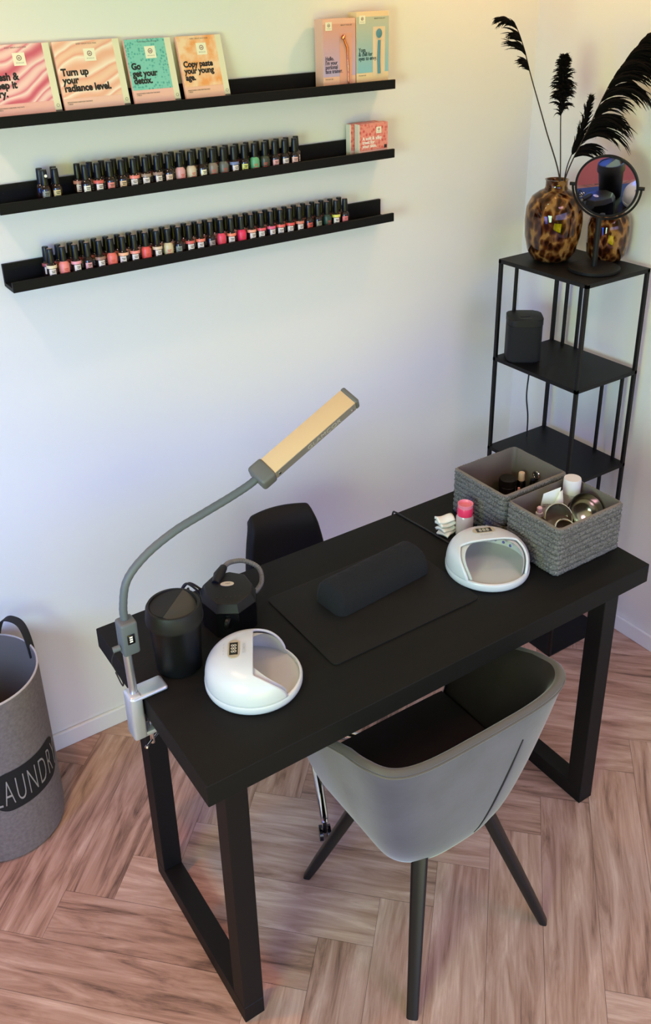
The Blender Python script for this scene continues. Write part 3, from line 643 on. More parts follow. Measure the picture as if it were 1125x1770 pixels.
# lettered patch wrapped on the felt
PA = math.radians(-67)
def wrap(x, z, r): a = PA + x / r; return (r * math.cos(a), r * math.sin(a), z)
m = MB(); bmx = m.b; ctr = .232; hw, hh, rr = .108, .062, .044
outl = []
for cx, cz, a0 in ((hw - rr, hh - rr, 0), (-hw + rr, hh - rr, PI / 2), (-hw + rr, -hh + rr, PI), (hw - rr, -hh + rr, 1.5 * PI)):
    for k in range(9): a = a0 + PI / 2 * k / 8; outl.append((cx + rr * math.cos(a), cz + rr * math.sin(a)))
def pz(u, v):
    x = -hw + 2 * hw * u; lim = hh
    if abs(x) > hw - rr: lim = hh - rr + math.sqrt(max(0, rr ** 2 - (abs(x) - hw + rr) ** 2))
    return wrap(x, ctr + (2 * v - 1) * lim, HR + .0012)
m.grid(pz, 40, 6); pa = obj('patch', m, PATCH, t, solid=.0)
m = MB(); m.text('LAUNDRY', .118, Matrix.Identity(4), -.0022, .0003, 'CENTER', space=1.2, sx=.345)
bmesh.ops.subdivide_edges(m.b, edges=[e for e in m.b.edges if e.calc_length() > .012], cuts=3)
for v in m.b.verts: v.co = Vector(wrap(v.co.x, ctr - .042 + v.co.y, HR + .0020 + v.co.z))
obj('lettering', m, PATCHTXT, pa, smooth=0)

# ------------------------------------------------------------------ velvet tub chair
CX, CY = .757, -.985
t = thing('tub_chair', 'grey velvet tub chair with black splayed legs pushed under the desk', 'chair', (CX, CY, 0))
def upath(s, a, b, yf, n=5.6):
    """s 0..1 along a U from left arm front round the back to right arm front"""
    la, lc = yf + .02, 1.75 * a
    tot = 2 * la + 2 * lc; p = s * tot
    if p < la: return (-a, yf - p)
    if p > tot - la: return (a, yf - (tot - p))
    th = (p - la) / (2 * lc) * PI
    c, sn = math.cos(th), math.sin(th)
    return (-a * math.copysign(abs(c) ** (2 / n), c), -.02 - (b - .02) * abs(sn) ** (2 / n))
def rimz(x, y):
    return .672 - .075 * max(0.0, min(1.0, (y + .13) / .28)) + .016 * min(1, (abs(x) / .25) ** 3) * (1 if y < -.05 else max(0, 1 - (y + .05) / .1))
def shell(s, v, inset=0.0):
    k = v ** .8
    a = .163 + .099 * k - inset; b = .124 + .060 * k - inset; yf = .150 + .01 * k
    x, y = upath(s, a, b, yf, 2.8 + 2.8 * v ** .6)
    ax, ay = upath(s, .262, .184, .16); zt = rimz(ax, ay)
    return Vector((x, y, .322 + (zt - .322) * v))
NS, NV = 72, 16
m = MB()
def outer(u, v):
    if v < .16:
        f = v / .16; p = shell(u, 0.0); k = .80 + .20 * math.sin(f * PI / 2); return Vector((p.x * k, p.y * k + .0, .300 + .022 * (1 - math.cos(f * PI / 2))))
    return shell(u, (v - .16) / .84)
g = m.grid(outer, NS, NV + 4)
m.poly([g[i][0].co.copy() for i in range(0, NS + 1)])
obj('outer_shell', m, VELVET, t, smooth=60)
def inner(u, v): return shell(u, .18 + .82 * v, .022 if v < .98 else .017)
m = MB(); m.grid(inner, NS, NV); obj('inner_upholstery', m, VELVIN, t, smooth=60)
m = MB()
def rim(u, v):
    o = shell(u, 1.0); i = shell(u, 1.0, .017); p = o.lerp(i, v); p.z += .007 * math.sin(PI * v); return p
m.grid(rim, NS, 6); obj('rim_cushion', m, PIPING, t, smooth=60)
m = MB()
for s in (0.0, 1.0):
    def capf(u, v, s=s): o = outer(s, .16 + .84 * v); i = shell(s, max(0, v * 1.0), .030); p = o.lerp(i, u); p.y += .012 * math.sin(PI * u); return p
    m.grid(capf, 5, NV)
obj('arm_front', m, VELVET, t, smooth=60)
m = MB(); m.tube([shell(k / 90, .985) + Vector((0, 0, 0)) for k in range(91)], .0032, 8); obj('piping', m, PIPING, t)
m = MB(); pts = [shell(.5 + .030 - .006 * (1 - k / 20), .0 + .76 * k / 20) for k in range(21)]; pts = [p + Vector((0, -.0005, 0)) for p in pts]
m.tube(pts, [.0012 + .0012 * math.sin(PI * k / 20) for k in range(21)], 6); obj('zip_seam', m, SEAM, t)
m = MB()
def seatf(u, v):
    l = upath(.5 * u, .178, .128, .156, 4.0); r = upath(1 - .5 * u, .178, .128, .156, 4.0)
    x = l[0] + (r[0] - l[0]) * v; y = l[1] + (r[1] - l[1]) * v
    return Vector((x, y, .444 + .010 * math.sin(PI * v) ** .5 * math.sin(PI * min(1, u * 1.15 + .02)) ** .5))
g = m.grid(seatf, 36, 24)
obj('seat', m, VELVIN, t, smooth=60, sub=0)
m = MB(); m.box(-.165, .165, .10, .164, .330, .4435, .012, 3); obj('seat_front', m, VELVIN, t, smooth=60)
m = MB(); m.box(-.10, .10, -.09, .10, .285, .300, .004); obj('leg_plate', m, RACKM, t)
for sx in (-1, 1):
    for sy in (-1, 1):
        top = Vector((sx * .098, sy * .100, .318)); bot = Vector((sx * .198, sy * .208, .0))
        d = (bot - top); tn = Vector((-sy * d.y * 0 - d.y, d.x, 0)).normalized(); nn = d.cross(tn).normalized(); m = MB(); rings = []
        for k in range(7):
            f = k / 6; c = top.lerp(bot, f); hw_, hd_ = .0185 - .0055 * f, .0145 - .004 * f; rg = []
            for q in range(16):
                a = 2 * PI * q / 16; ca, sa = math.cos(a), math.sin(a)
                pnt = c + tn * (hw_ * math.copysign(abs(ca) ** .5, ca)) + nn * (hd_ * math.copysign(abs(sa) ** .5, sa))
                if k == 6: pnt.z = 0.0
                rg.append(m.b.verts.new(pnt))
            rings.append(rg)
        for A, B in zip(rings, rings[1:]):
            for q in range(16): m.b.faces.new((A[q], A[(q + 1) % 16], B[(q + 1) % 16], B[q]))
        m.b.faces.new(rings[0][::-1]); m.b.faces.new(rings[-1]); obj('leg', m, CHAIRLEG, t)

# ------------------------------------------------------------------ rolling stool behind the desk
SCX, SCY = .79, -.44
t = thing('rolling_stool', 'black cushioned stool with curved backrest and chrome wheeled base behind the desk', 'stool', (SCX, SCY, 0))
m = MB()
def backf(u, v):
    x = (u - .5) * (.250 - .070 * (v ** 2.2)); z0 = .44 + .275 * v
    y = .125 + .05 * v - .02 * (1 - (2 * u - 1) ** 2) * -1 + (.03 * max(0, (v - .80) / .2) ** 2)
    return Vector((x, y, z0 - .012 * max(0, (v - .8) / .2) ** 2))
YAW = Rz(math.radians(-10))
bk = MB(); bk.grid(backf, 20, 20, M=T(.010, .0, 0) @ YAW); o = obj('backrest', bk, LEATHER, t, smooth=60, solid=.034, off=0); md = o.modifiers.new('bevel', 'BEVEL'); md.width = .012; md.segments = 3; md.limit_method = 'ANGLE'
m = MB(); m.tube([(0, .05, .40), (.01, .15, .42), (.02, .16, .55)], .010, 10); obj('back_bracket', m, CHROME, t)
m = MB(); m.lathe([(0, .40), (.150, .40), (.165, .415), (.165, .445), (.150, .46), (0, .468)], 40); obj('seat', m, LEATHER, t)
m = MB(); m.lathe([(.014, .22), (.014, .40)], 20); m.lathe([(.022, .06), (.022, .25), (.014, .255)], 20); obj('gas_column', m, CHROME, t)
ca0 = math.atan2(-.715 + .44, .655 - .79)
for k in range(5):
    a = ca0 + 2 * PI * k / 5; d = Vector((math.cos(a), math.sin(a), 0)); rr = .300
    m = MB(); m.tube([d * .0 + Vector((0, 0, .085)), d * .15 + Vector((0, 0, .078)), d * (rr - .01) + Vector((0, 0, .062)), d * rr + Vector((0, 0, .055))], [.016, .014, .011, .009], 12); leg = obj('base_arm', m, CHROME, t)
    ax = Vector((-d.y, d.x, 0)); c = d * rr
    m = MB()
    for s in (-1, 1): m.tube([c + ax * (s * .006) + Vector((0, 0, .020)), c + ax * (s * .015) + Vector((0, 0, .020))], .020, 20)
    m.tube([c + Vector((0, 0, .022)), c + Vector((0, 0, .056))], .005, 10); obj('caster', m, BLKGL, leg)

# ------------------------------------------------------------------ clamp lamp
t = thing('clamp_lamp', 'grey gooseneck clamp lamp with long light bar on the desk edge', 'lamp', (.190, -.757, DZ))
m = MB()
m.box(-.016, .062, -.022, .022, .0004, .010, .006, 3, M=T(0, 0, 0)); obj('clamp_pad', m, SATIN, t)
m = MB(); m.box(-.020, .0075, -.020, .020, -.098, .012, .006, 3); m.box(-.016, .030, -.016, .016, -.100, -.088, .004, 2); obj('clamp_body', m, SATIN, t)
m = MB(); m.tube([(.022, 0, -.135), (.022, 0, -.0515)], .0045, 12); m.lathe([(0, -.0512), (.011, -.0512), (.011, -.0545), (0, -.0545)], 16, T(.022, 0, 0)); obj('clamp_screw', m, CHROME, t)
m = MB(); m.tube([(.002, -.018, -.122), (.044, .016, -.130)], .0022, 8)
for p in ((.002, -.018, -.122), (.044, .016, -.130)): m.lathe([(0, -.004), (.003, -.003), (.0042, 0), (.003, .003), (0, .004)], 12, T(*p))
obj('screw_handle', m, CHROME, t)
m = MB(); m.tube([(-.004, 0, .010), (-.005, .004, .118)], .0085, 16); obj('pole', m, BRUSHED, t)
m = MB(); m.box(-.017, .017, -.017, .017, .112, .186, .005, 3); sb = obj('switch_box', m, GREYPL, t)
m = MB(); m.box(-.007, .008, -.0185, -.017, .140, .162, .001); sw = obj('switch', m, BLKGL, sb)
m = MB()
for k in range(3): m.box(-.003, .003, -.0192, -.0185, .145 + .005 * k, .148 + .005 * k)
obj('switch_mark', m, WHITEINK, sw, smooth=0)
m = MB(); m.tube([(-.017, 0, .128), (-.032, .003, .126)], .006, 12); obj('lock_knob', m, GREYPL, t)
NECK = bez([(.000, .004, .180), (.001, .005, .215), (.016, .006, .268), (.060, .006, .308), (.122, .006, .337), (.185, .006, .354), (.245, .004, .371), (.290, .002, .387), (.318, .000, .405)], 8)
m = MB(); rr_ = []
m.tube(NECK, [.0078 + (.0004 if i % 2 else 0) for i in range(len(NECK))], 14); obj('gooseneck', m, GREYPL, t)
hd = Vector((.222, .0, .112)).normalized(); ang = math.atan2(hd.z, hd.x)
HM = T(.300, 0, .392) @ Ry(-ang) @ Rx(math.radians(24))
m = MB(); m.box(.034, .252, -.022, .022, -.013, .013, .002, 2, M=HM); hb = obj('light_bar', m, mat('champagne_aluminium', (206, 172, 132), .5, metal=.0), t)
m = MB(); m.box(.036, .250, -.0226, -.0218, -.0115, .0115, 0, M=HM); sp_ = obj('side_plate', m, mat('side_grey', (140, 134, 130), .4, metal=.3), hb, smooth=0)
m = MB(); m.text('GLAMCOR', .020, HM @ T(.118, -.0228, -.0075) @ Rx(PI / 2), -.0004, .0002, 'LEFT', sx=.95); obj('bar_lettering', m, mat('pale_engraving', (190, 184, 176), .5), sp_, smooth=0)
m = MB()
for xx in (.044, .240): m.lathe([(0, 0), (.003, 0), (.003, .001), (0, .0012)], 12, HM @ T(xx, -.0226, -.001) @ Rx(PI / 2))
obj('bar_screw', m, CHROME, sp_)
m = MB(); m.box(.036, .250, -.019, .019, -.0138, -.0128, 0, M=HM); obj('diffuser', m, WHITEPL, hb, smooth=0)
m = MB(); m.box(.000, .036, -.0255, .0255, -.0165, .0165, .007, 3, M=HM); obj('end_cap', m, GREYPD, hb)
m = MB(); m.box(.250, .262, -.0235, .0235, -.0145, .0145, .005, 3, M=HM); obj('end_cap', m, GREYPD, hb)
m = MB(); m.tube(bez([(-.026, .004, .124), (-.034, .012, .09), (-.016, .022, .03), (-.012, .040, .003), (-.008, .085, .002)], 8), .0016, 6); obj('lamp_cord', m, CORD, t)

# ------------------------------------------------------------------ desk-top bin
t = thing('desk_bin', 'small round black swing-lid bin standing on the desk', 'bin', (.303, -.722, DZ + .0003), math.radians(-20))
m = MB(); m.lathe([(0, 0), (.044, 0), (.047, .003), (.0525, .100), (.0545, .118)], 48); m.lathe([(.0545, .118), (.050, .118)], 48); obj('bin_body', m, BLKPL, t)
m = MB(); m.lathe([(.0545, .117), (.0585, .118), (.0590, .124), (.0565, .148), (.0535, .153), (.0490, .1535), (.0480, .1500), (.0480, .140), (.050, .118)], 48); obj('bin_lid', m, BLKPL2, t)
def half(sgn, tilt):
    m = MB(); n = 24; pts = [(.0475 * math.cos(PI * k / n), .0475 * math.sin(PI * k / n) * sgn) for k in range(n + 1)]
    m.prism(pts if sgn > 0 else pts[::-1], -.002, .001, M=T(0, 0, .1535) @ Rx(tilt)); return m
a = obj('swing_flap', half(1, math.radians(-5)), BLKPL2, t); a.rotation_euler = (0, 0, math.radians(60))
a = obj('swing_flap', half(-1, math.radians(17)), mat('lit_black_flap', (52, 51, 50), .5), t); a.rotation_euler = (0, 0, math.radians(60))  # lighter black: light on the tilted half is put into the colour

# ------------------------------------------------------------------ electric nail drill
t = thing('nail_drill', 'black electric nail drill unit with coiled grey hose on the desk', 'nail drill', (.470, -.640, DZ + .0003), math.radians(0))
TOPP = [(-.060, -.052), (-.020, -.078), (.030, -.062), (.052, -.025), (.056, .020), (.030, .052), (-.015, .060), (-.052, .040), (-.066, .000)]
m = MB(); m.prism([(x * 1.02, y * 1.02) for x, y in TOPP], 0, .062); obj('drill_body', m, BLKGL, t, smooth=30)
m = MB(); m.prism(TOPP, .062, .082, top_scale=.86, bev=.004); obj('top_cover', m, BLKPL2, t, smooth=30)
m = MB(); m.lathe([(0, 0), (.015, 0), (.015, .0012), (0, .0016)], 28, T(-.002, .004, .0822) @ Rz(-.5) @ Matrix.Diagonal((1, .55, 1, 1))); bd = obj('badge', m, mat('badge_cream', (206, 192, 166), .4), t)
m = MB(); m.text('nail', .008, T(-.002, .0015, .0839) @ Rz(-.5), 0, .0001, 'CENTER'); obj('badge_mark', m, GREYBLK, bd, smooth=0)
m = MB()
for k in range(6): m.box(-.046 + .009 * k, -.043 + .009 * k, -.030 - .0045 * k, -.026 - .0045 * k, .0820, .0828)
obj('vent_slot', m, INK, t, smooth=0)
m = MB(); m.tube([(-.022, .022, .082), (-.004, .040, .085), (.020, .062, .084)], [.008, .0125, .009], 14); obj('handpiece_cradle', m, BLKPL2, t)
HP = bez([(.020, .062, .084), (.046, .080, .078), (.084, .082, .066), (.108, .060, .050), (.100, .032, .034), (.078, .016, .026), (.054, .010, .026)], 14)
m = MB(); m.tube(HP, [.0050 + .0011 * (i % 2) for i in range(len(HP))], 12); obj('coiled_hose', m, HOSE, t)
m = MB(); m.lathe([(0, 0), (.013, 0), (.013, .006), (.010, .009), (0, .009)], 20, T(-.043, -.066, .040) @ Rz(.6) @ Rx(PI / 2)); obj('speed_knob', m, BLKPL, t)
m = MB(); m.tube(bez([(-.045, .045, .06), (-.065, .065, .075), (-.080, .075, .055), (-.075, .085, .02), (-.04, .10, .004)], 8), .0026, 8); m.tube(bez([(-.050, .040, .055), (-.075, .058, .082), (-.090, .068, .05), (-.088, .080, .006)], 8), .0026, 8); obj('mains_cord', m, CORD, t)
t2 = thing('cord_connector', 'cream plug connector lying between the bin and the drill', 'plug', (.383, -.590, DZ + .052), math.radians(35))
m = MB(); m.box(-.013, .013, -.007, .007, -.004, .010, .003, 2); obj('plug_body', m, CREAM, t2)
m = MB(); m.tube(bez([(.012, 0, .003), (.026, .004, .008), (.035, .010, -.02), (.03, .016, -.048)], 8), .0028, 8); m.tube(bez([(-.012, 0, .003), (-.024, .0, .0), (-.026, .004, -.049)], 8), .0028, 8); obj('plug_lead', m, CORD, t2)

# ------------------------------------------------------------------ UV nail lamps
def uv_lamp(label, x, y, face_deg):
    t = thing('uv_nail_lamp', label, 'nail lamp', (x, y, DZ + .0003), math.radians(face_deg), 'white nail curing lamps')
    R, H = .0985, .086
    m = MB(); m.lathe([(0, 0), (R - .006, 0), (R - .002, .003), (R, .008), (R + .0004, .018), (R - .0015, .021), (R - .0055, .022), (R - .0065, .0165), (0, .0145)], 64); obj('base_ring', m, WHITEPL, t)
    m = MB(); m.lathe([(0, .0170), (R - .0068, .0170)], 56); obj('hand_tray', m, TRAYM, t)
    NE = 3.0
    def prof(v): 
        a = v * PI / 2; return (R - .001) * math.cos(a) ** (2 / NE), .016 + (H - .016) * math.sin(a) ** (2 / NE)
    def xcut(z):
        f = max(0, min(1, (z - .016) / (H - .016) / .86)); return .002 + .066 * (1 - f ** 2.0) ** .75
    def dome(u, v, sh=0.0):
        r, z = prof(v); r = max(r - sh, .0005); z = z - sh * v; xc = xcut(z)
        th0 = math.acos(max(-1, min(1, xc / r))) if r > xc else 0.0
        th = th0 + (2 * PI - 2 * th0) * u
        return Vector((r * math.cos(th), r * math.sin(th), z))
    m = MB(); g = m.grid(lambda u, v: dome(u, v * .97), 64, 30); m.poly([g[i][30].co.copy() for i in range(65)]); bmesh.ops.remove_doubles(m.b, verts=m.b.verts, dist=.00005)
    obj('dome_shell', m, WHITEPL, t, smooth=50, solid=.005, off=-1)
    # inner reflector
    m = MB(); m.grid(lambda u, v: dome(u, v * .97, .008) + Vector((-.001, 0, 0)), 48, 20); obj('inner_reflector', m, mat('reflector_grey', (196, 194, 192), .3), t, smooth=50)
    m = MB(); 
    for k in range(9):
        a = PI * .62 + PI * .76 * k / 8; p = Vector((.070 * math.cos(a), .070 * math.sin(a), .040)); m.lathe([(0, 0), (.004, 0), (.003, .002), (0, .0025)], 12, T(*p) @ Rz(a + PI) @ Ry(PI / 2))
    obj('led_bead', m, mat('led_violet', (96, 92, 160), .2), t)
    # display on the roof: text right = local -y ... read from the mouth side
    DM = T(-.036, 0, H - .0004) @ Ry(math.radians(-3)) @ Rz(PI / 2) @ Matrix.Diagonal((1.35, 1.35, 1, 1))
    m = MB(); n = 12; hw_, hh_ = .020, .0085
    pts = [(hw_ - hh_ + hh_ * math.cos(-PI / 2 + PI * k / n), hh_ * math.sin(-PI / 2 + PI * k / n)) for k in range(n + 1)] + [(-hw_ + hh_ + hh_ * math.cos(PI / 2 + PI * k / n), hh_ * math.sin(PI / 2 + PI * k / n)) for k in range(n + 1)]
    m.prism(pts, -.0015, .0006, M=DM); sr = obj('display_surround', m, LCDSUR, t, smooth=0)
    m = MB(); m.box(-.0135, .0135, -.0062, .0062, .0006, .0010, M=DM); ds = obj('display', m, LCD, sr, smooth=0)
    m = MB(); m.text('888', .0120, DM @ T(0, -.0042, .0012), 0, .0001, 'CENTER', space=1.15, sx=.95); obj('display_digits', m, DIGIT, ds, smooth=0)
    m = MB(); m.text('SUNUV', .0070, DM @ T(0, -.0175, .0006), 0, .0001, 'CENTER'); m.text('10s   30s   60s   99s', .0032, DM @ T(0, .014, .0004), 0, .0001, 'CENTER'); obj('printed_mark', m, mat('pale_grey_print', (186, 182, 178), .5), t, smooth=0)
    return t
uv_lamp('white dome nail lamp beside the black bin, mouth turned sideways', .404, -.857, -30)
uv_lamp('white dome nail lamp beside the woven baskets, mouth facing the room', 1.056, -.836, -114)

# ------------------------------------------------------------------ desk mat and hand rest
t = thing('desk_mat', 'thin black rectangular leather mat lying on the desk', 'desk mat', (.763, -.775, DZ + .0002))
def rrect(hx, hy, r, k=8):
    o = []
    for cx, cy, a0 in ((hx - r, hy - r, 0), (-hx + r, hy - r, PI / 2), (-hx + r, -hy + r, PI), (hx - r, -hy + r, 1.5 * PI)):
        for i in range(k + 1): a = a0 + PI / 2 * i / k; o.append((cx + r * math.cos(a), cy + r * math.sin(a)))
    return o
m = MB(); m.prism(rrect(.200, .138, .013), 0, .003, bev=.0008); obj('mat_pad', m, MATM, t)
t = thing('hand_rest', 'dark towelling half-round hand rest cushion on the desk mat', 'cushion', (.795, -.735, DZ + .0034), math.radians(5))
m = MB()
def hr(u, v):
    x = -.140 + .280 * u; e = 1 - max(0, (abs(2 * u - 1) - .86) / .14) ** 2.2 * .35
    a = v * PI; r = .050 * e
    y = r * math.copysign(abs(math.cos(a)) ** .8, math.cos(a)); z = .060 * e * math.sin(a) ** .75 
    n = .0010 * math.sin(x * 190 + 3 * math.sin(v * 20)) * math.sin(v * 34)
    return Vector((x, y * (1 + n * 10), z + n * math.sin(a)))
g = m.grid(hr, 60, 28)
for i in (0, 60): m.poly([v.co.copy() for v in g[i]])
bmesh.ops.remove_doubles(m.b, verts=m.b.verts, dist=.0002)
m.poly([hr(0, 0), hr(1, 0), hr(1, 1), hr(0, 1)])
obj('towel_cover', m, TOWEL, t, smooth=70)

# ------------------------------------------------------------------ woven baskets
def weave():
    m = bpy.data.materials.new('grey_woven_cord'); m.use_nodes = True; t = m.node_tree; b = t.nodes['Principled BSDF']; b.inputs['Roughness'].default_value = .7
    tc = t.nodes.new('ShaderNodeTexCoord'); n = t.nodes.new('ShaderNodeTexNoise'); n.inputs['Scale'].default_value = 300; n.inputs['Detail'].default_value = 3
    t.links.new(tc.outputs['Object'], n.inputs['Vector'])
    r = t.nodes.new('ShaderNodeValToRGB'); r.color_ramp.elements[0].position = .3; r.color_ramp.elements[1].position = .75
    r.color_ramp.elements[0].color = (*lin((50, 49, 50)), 1); r.color_ramp.elements[1].color = (*lin((132, 128, 126)), 1)
    t.links.new(n.outputs['Fac'], r.inputs[0]); t.links.new(r.outputs[0], b.inputs['Base Color']); return m
WEAVE = weave()
def basket(label, x0, x1, y0, y1, h, eyelet):
    cx, cy = (x0 + x1) / 2, (y0 + y1) / 2; hx, hy = (x1 - x0) / 2 - .003, (y1 - y0) / 2 - .003
    t = thing('woven_basket', label, 'basket', (cx, cy, DZ + .0003), 0, 'grey woven baskets on the desk')
    per = rrect(hx, hy, .012, 5); per = [Vector((x, y, 0)) for x, y in per]
    pts = []; nrm_ = []
    Ls = [(per[(i + 1) % len(per)] - per[i]).length for i in range(len(per))]; tot = sum(Ls); N = 300; acc = 0; i = 0
    for k in range(N):
        d = tot * k / N
        while acc + Ls[i] < d - 1e-9: acc += Ls[i]; i += 1
        e = per[(i + 1) % len(per)] - per[i]; pts.append(per[i] + e * ((d - acc) / Ls[i])); nrm_.append(Vector((e.y, -e.x, 0)).normalized())
    ROWS = 9; SUB = 8
    def wall(u, v):
        k = int(round(u * N)) % N; row = v * ROWS; f = row - math.floor(row) if v < 1 else 1.0
        ri = int(math.floor(min(row, ROWS - 1e-6)))
        bulge = math.sqrt(max(0, 1 - (2 * f - 1) ** 2)) * .0042
        br = .0013 * math.sin(2 * PI * (k / 3.4 + (f - .5) * (1.1 if ri % 2 else -1.1)) + ri * 1.7)
        wob = .0006 * math.sin(k * .31 + ri * 2.1)
        p = pts[k] + nrm_[k] * (bulge + (br if .05 < f < .95 else 0)); p.z = .001 + h * v + wob * (1 if 0 < v < 1 else .4); return p
    m = MB(); g = m.grid(wall, N, ROWS * SUB, True); m.poly([(p.x, p.y, .001) for p in pts]); obj('woven_wall', m, WEAVE, t, smooth=70)
    m = MB()
    def lin_in(u, v):
        k = int(round(u * N)) % N; ww = .0016 * math.sin(k * .12 + v * 5) * math.sin(PI * v)
        p = pts[k] - nrm_[k] * (.004 + ww); p.z = .006 + (h + .003 - .006) * v; return p
    m.grid(lin_in, N, 10, True); m.grid(lambda u, v: (pts[int(round(u * N)) % N] - nrm_[int(round(u * N)) % N] * (.004 - .006 * v)) + Vector((0, 0, h + .003 - .004 * v * v)), N, 3, True)
    m.poly([(p.x * .97, p.y * .97, .006) for p in pts]); obj('lining', m, LINING, t, smooth=70)
    if eyelet:
        m = MB(); pts2 = [(hx - .007, .0 + .010 * math.cos(2 * PI * k / 28), .080 + .010 * math.sin(2 * PI * k / 28)) for k in range(28)]; m.tube(pts2, .0028, 8, closed=True); ey = obj('eyelet', m, CHROME, t)
        m = MB(); m.lathe([(0, 0), (.009, 0)], 24, T(hx - .0045, 0, .080) @ Ry(-PI / 2)); obj('eyelet_hole', m, mat('eyelet_dark', (40, 38, 36), .7), ey)
    return t
BZ = DZ + .0068
basket('grey woven basket at the desk corner, filled with tubes and steel dishes', 1.158, 1.380, -.955, -.786, .126, False)
basket('grey woven basket nearer the wall with a chrome eyelet in its lining', 1.165, 1.384, -.773, -.584, .126, True)

def lathe_thing(name, label, cat, x, y, z, parts, rot=None, group=None):
    t = thing(name, label, cat, (x, y, z), 0, group, rot=rot)
    for nm, pr, m0 in parts: m = MB(); m.lathe(pr, 28); obj(nm, m, m0, t)
    return t
# front basket contents
lathe_thing('plastic_jar', 'clear jar with frosted lid at the back of the front basket', 'jar', 1.345, -.822, BZ, (('jar_body', [(0, 0), (.019, 0), (.021, .003), (.021, .095), (.018, .100), (0, .100)], mat('clear_jar', (206, 200, 196), .15, trans=.4)), ('jar_lid', [(0, .1003), (.0215, .1003), (.0215, .136), (.0205, .140), (0, .1405)], FROST)))
t = thing('paper_card', 'small white card standing upright in the front basket', 'card', (1.262, -.812, BZ), math.radians(-20), rot=(math.radians(4), math.radians(6), math.radians(-22)))
m = MB(); m.poly([(-.021, 0, 0), (.021, 0, 0), (.021, 0, .140), (-.021, 0, .122)]); obj('card_sheet', m, PAPER, t, smooth=0, solid=.0012)
m = MB(); m.text('nail form\nsize 1-10', .006, T(-.017, -.0011, .09) @ FRONT, 0, .0001); obj('card_print', m, GREYBLK, t, smooth=0)
t = thing('cream_tube', 'cream coloured tube with pointed crimped end in front basket', 'tube', (1.279, -.835, BZ), rot=(math.radians(2), math.radians(4), math.radians(10)))
def tb(u, v):
    a = 2 * PI * u; r = .014; k = 1 - v ** 3; return Vector((r * math.cos(a) * (1 - .55 * v ** 3), r * math.sin(a) * (k * .94 + .06), .018 + .112 * v))
m = MB(); m.grid(tb, 28, 14, True); obj('tube_body', m, CREAM, t); m = MB(); m.lathe([(0, 0), (.011, 0), (.011, .018), (0, .018)], 20); obj('tube_cap', m, WHITEPL, t)
lathe_thing('spray_bottle', 'small clear pump bottle with pale pink head in front basket', 'bottle', 1.222, -.834, BZ, (('bottle_body', [(0, 0), (.013, 0), (.014, .002), (.014, .072), (.008, .080), (0, .080)], mat('clear_amber', (190, 170, 140), .15, trans=.5)), ('pump_collar', [(0, .0802), (.0085, .0802), (.0085, .090), (.005, .091), (0, .091)], FROST), ('pump_head', [(0, .0912), (.006, .0912), (.0065, .103), (.004, .106), (0, .106)], PALEPINK)))
# steel bowl, tilted towards the room
t = thing('steel_bowl', 'shiny stainless steel bowl tipped on its side in front basket', 'bowl', (1.326, -.884, BZ + .080), rot=(math.radians(52), 0, math.radians(-18)))
m = MB(); prof = [(.0, -.034), (.020, -.033), (.036, -.022), (.043, -.004), (.0445, .012)]
m.lathe(prof + [(r - .0012, z) for r, z in prof[::-1]], 48); obj('bowl_wall', m, mat('polished_steel', (186, 184, 180), .16, metal=1.0), t)
m = MB(); m.tube([(.0440 * math.cos(2 * PI * k / 48), .0440 * math.sin(2 * PI * k / 48), .012) for k in range(48)], .0012, 6, closed=True); obj('bowl_rim', m, mat('steel_edge', (60, 58, 56), .3, metal=1.0), t)
# wire-rimmed dishes
for k, (x, y, z, r, rx, lab) in enumerate(((1.246, -.874, BZ + .086, .034, 58, 'larger steel rimmed glass dish leaning behind the small one'), (1.228, -.912, BZ + .082, .024, 32, 'small steel rimmed dish of clips nearest the basket front'))):
    t = thing('steel_rimmed_dish', lab, 'dish', (x, y, z), rot=(math.radians(rx), 0, math.radians(-24)), group='steel rimmed dishes in the front basket')
    m = MB(); m.tube([(r * math.cos(2 * PI * q / 40), r * math.sin(2 * PI * q / 40), 0) for q in range(40)], .0022, 8, closed=True); obj('steel_rim', m, CHROME, t)
    m = MB(); m.lathe([(r - .001, 0), (r - .004, -.016), (r * .6, -.022), (0, -.023)], 40); obj('dish_bowl', m, mat('smoky_glass', (120, 108, 96), .1, metal=.3), t)
t = thing('metal_clip', 'bronze hair clip lying in the small steel rimmed dish', 'clip', (1.228, -.914, BZ + .0745), rot=(math.radians(32), 0, math.radians(20)))
m = MB(); m.tube([(-.014, 0, 0), (-.004, .001, .003), (.012, 0, 0)], [.002, .0042, .002], 10); obj('clip_body', m, mat('bronze', (150, 116, 84), .3, metal=.8), t)
# rear basket contents
lathe_thing('dropper_bottle', 'black bottle with pale stopper lying in the rear basket', 'bottle', 1.352, -.648, BZ, (('bottle_body', [(0, 0), (.011, 0), (.012, .002), (.012, .048), (.008, .053), (0, .053)], BLKGL), ('stopper', [(0, .0532), (.0085, .0532), (.0085, .074), (.0075, .076), (0, .076)], mat('pale_stopper', (214, 186, 160), .6))))
lathe_thing('black_jar', 'squat matt black jar deep inside the rear basket', 'jar', 1.318, -.632, BZ, (('jar_body', [(0, 0), (.021, 0), (.022, .002), (.022, .040), (.018, .044), (0, .044)], BLKPL), ('jar_lid', [(0, .0442), (.023, .0442), (.023, .062), (.021, .064), (0, .064)], BLKPL2)))
lathe_thing('pink_jar', 'low peach pink jar at the front of the rear basket', 'jar', 1.262, -.700, BZ, (('jar_body', [(0, 0), (.022, 0), (.023, .002), (.023, .030), (0, .030)], mat('peach_jar', (226, 180, 158), .4)), ('jar_lid', [(0, .0302), (.0235, .0302), (.0235, .046), (.022, .048), (0, .048)], mat('peach_lid', (232, 196, 176), .4))))
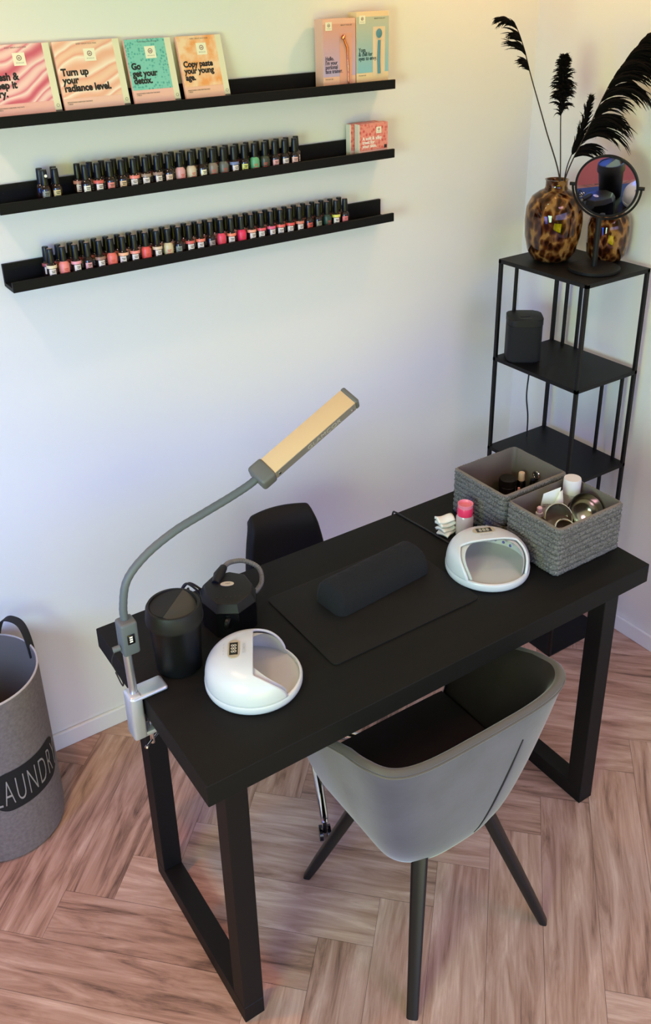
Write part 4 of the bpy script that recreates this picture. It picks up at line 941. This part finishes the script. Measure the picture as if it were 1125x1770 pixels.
lathe_thing('nail_glue_bottle', 'small slim pink bottle beside the peach jar in rear basket', 'bottle', 1.300, -.690, BZ, (('bottle_body', [(0, 0), (.009, 0), (.009, .036), (.006, .040), (0, .040)], PALEPINK), ('bottle_cap', [(0, .0402), (.005, .0402), (.003, .066), (0, .067)], mat('pink_nozzle', (222, 150, 140), .4))))
lathe_thing('black_bottle', 'short black capped bottle by the lining of the rear basket', 'bottle', 1.362, -.680, BZ, (('bottle_body', [(0, 0), (.010, 0), (.011, .002), (.011, .038), (0, .040)], BLKGL), ('bottle_cap', [(0, .0402), (.0085, .0402), (.0075, .066), (0, .067)], CAPM)))

# remover bottle and tissues
lathe_thing('remover_bottle', 'clear bottle of remover with a hot pink pump top on desk', 'bottle', 1.115, -.690, DZ + .0003, (('bottle_body', [(0, 0), (.020, 0), (.022, .003), (.022, .052), (.019, .058), (0, .058)], mat('clear_pink_bottle', (222, 196, 196), .15, trans=.35)), ('pump_collar', [(0, .0582), (.0195, .0582), (.0195, .078), (.0185, .080), (0, .080)], PINKCAP), ('pump_dish', [(0, .0802), (.0185, .0802), (.0195, .090), (.0185, .0905), (.016, .083), (0, .083)], mat('pale_pink_dish', (232, 128, 142), .35))))
for k in range(4):
    t = thing('lint_pad', ('topmost', 'second', 'third', 'lowest')[3 - k] + ' white lint pad of the pile behind the pink capped bottle', 'lint pad', (1.080 - .001 * (k % 2), -.662 + .002 * k, DZ + .0004 + .0125 * k), math.radians(20 - 13 * k), 'white lint pads beside the pink capped bottle')
    def pad(u, v, k=k):
        x = (u - .5) * .042; y = (v - .5) * .034; return Vector((x, y, .010 + .0025 * math.sin(u * 5 + k) - .006 * abs(2 * v - 1) ** 2 * (1 if k % 2 else .6)))
    m = MB(); m.grid(pad, 12, 12); obj('folded_sheet', m, PAPER, t, solid=.007, off=-1)
t = obj('power_cord', MB().tube(bez([(1.030, -.496, .700), (1.034, -.501, .755), (1.037, -.512, .7630), (1.042, -.560, .7630), (1.049, -.630, .7630), (1.054, -.700, .7630), (1.056, -.728, .766)], 8), .0024, 8), CORD)
tag(t, 'thin black power cord running across the desk to the right nail lamp', 'cord')
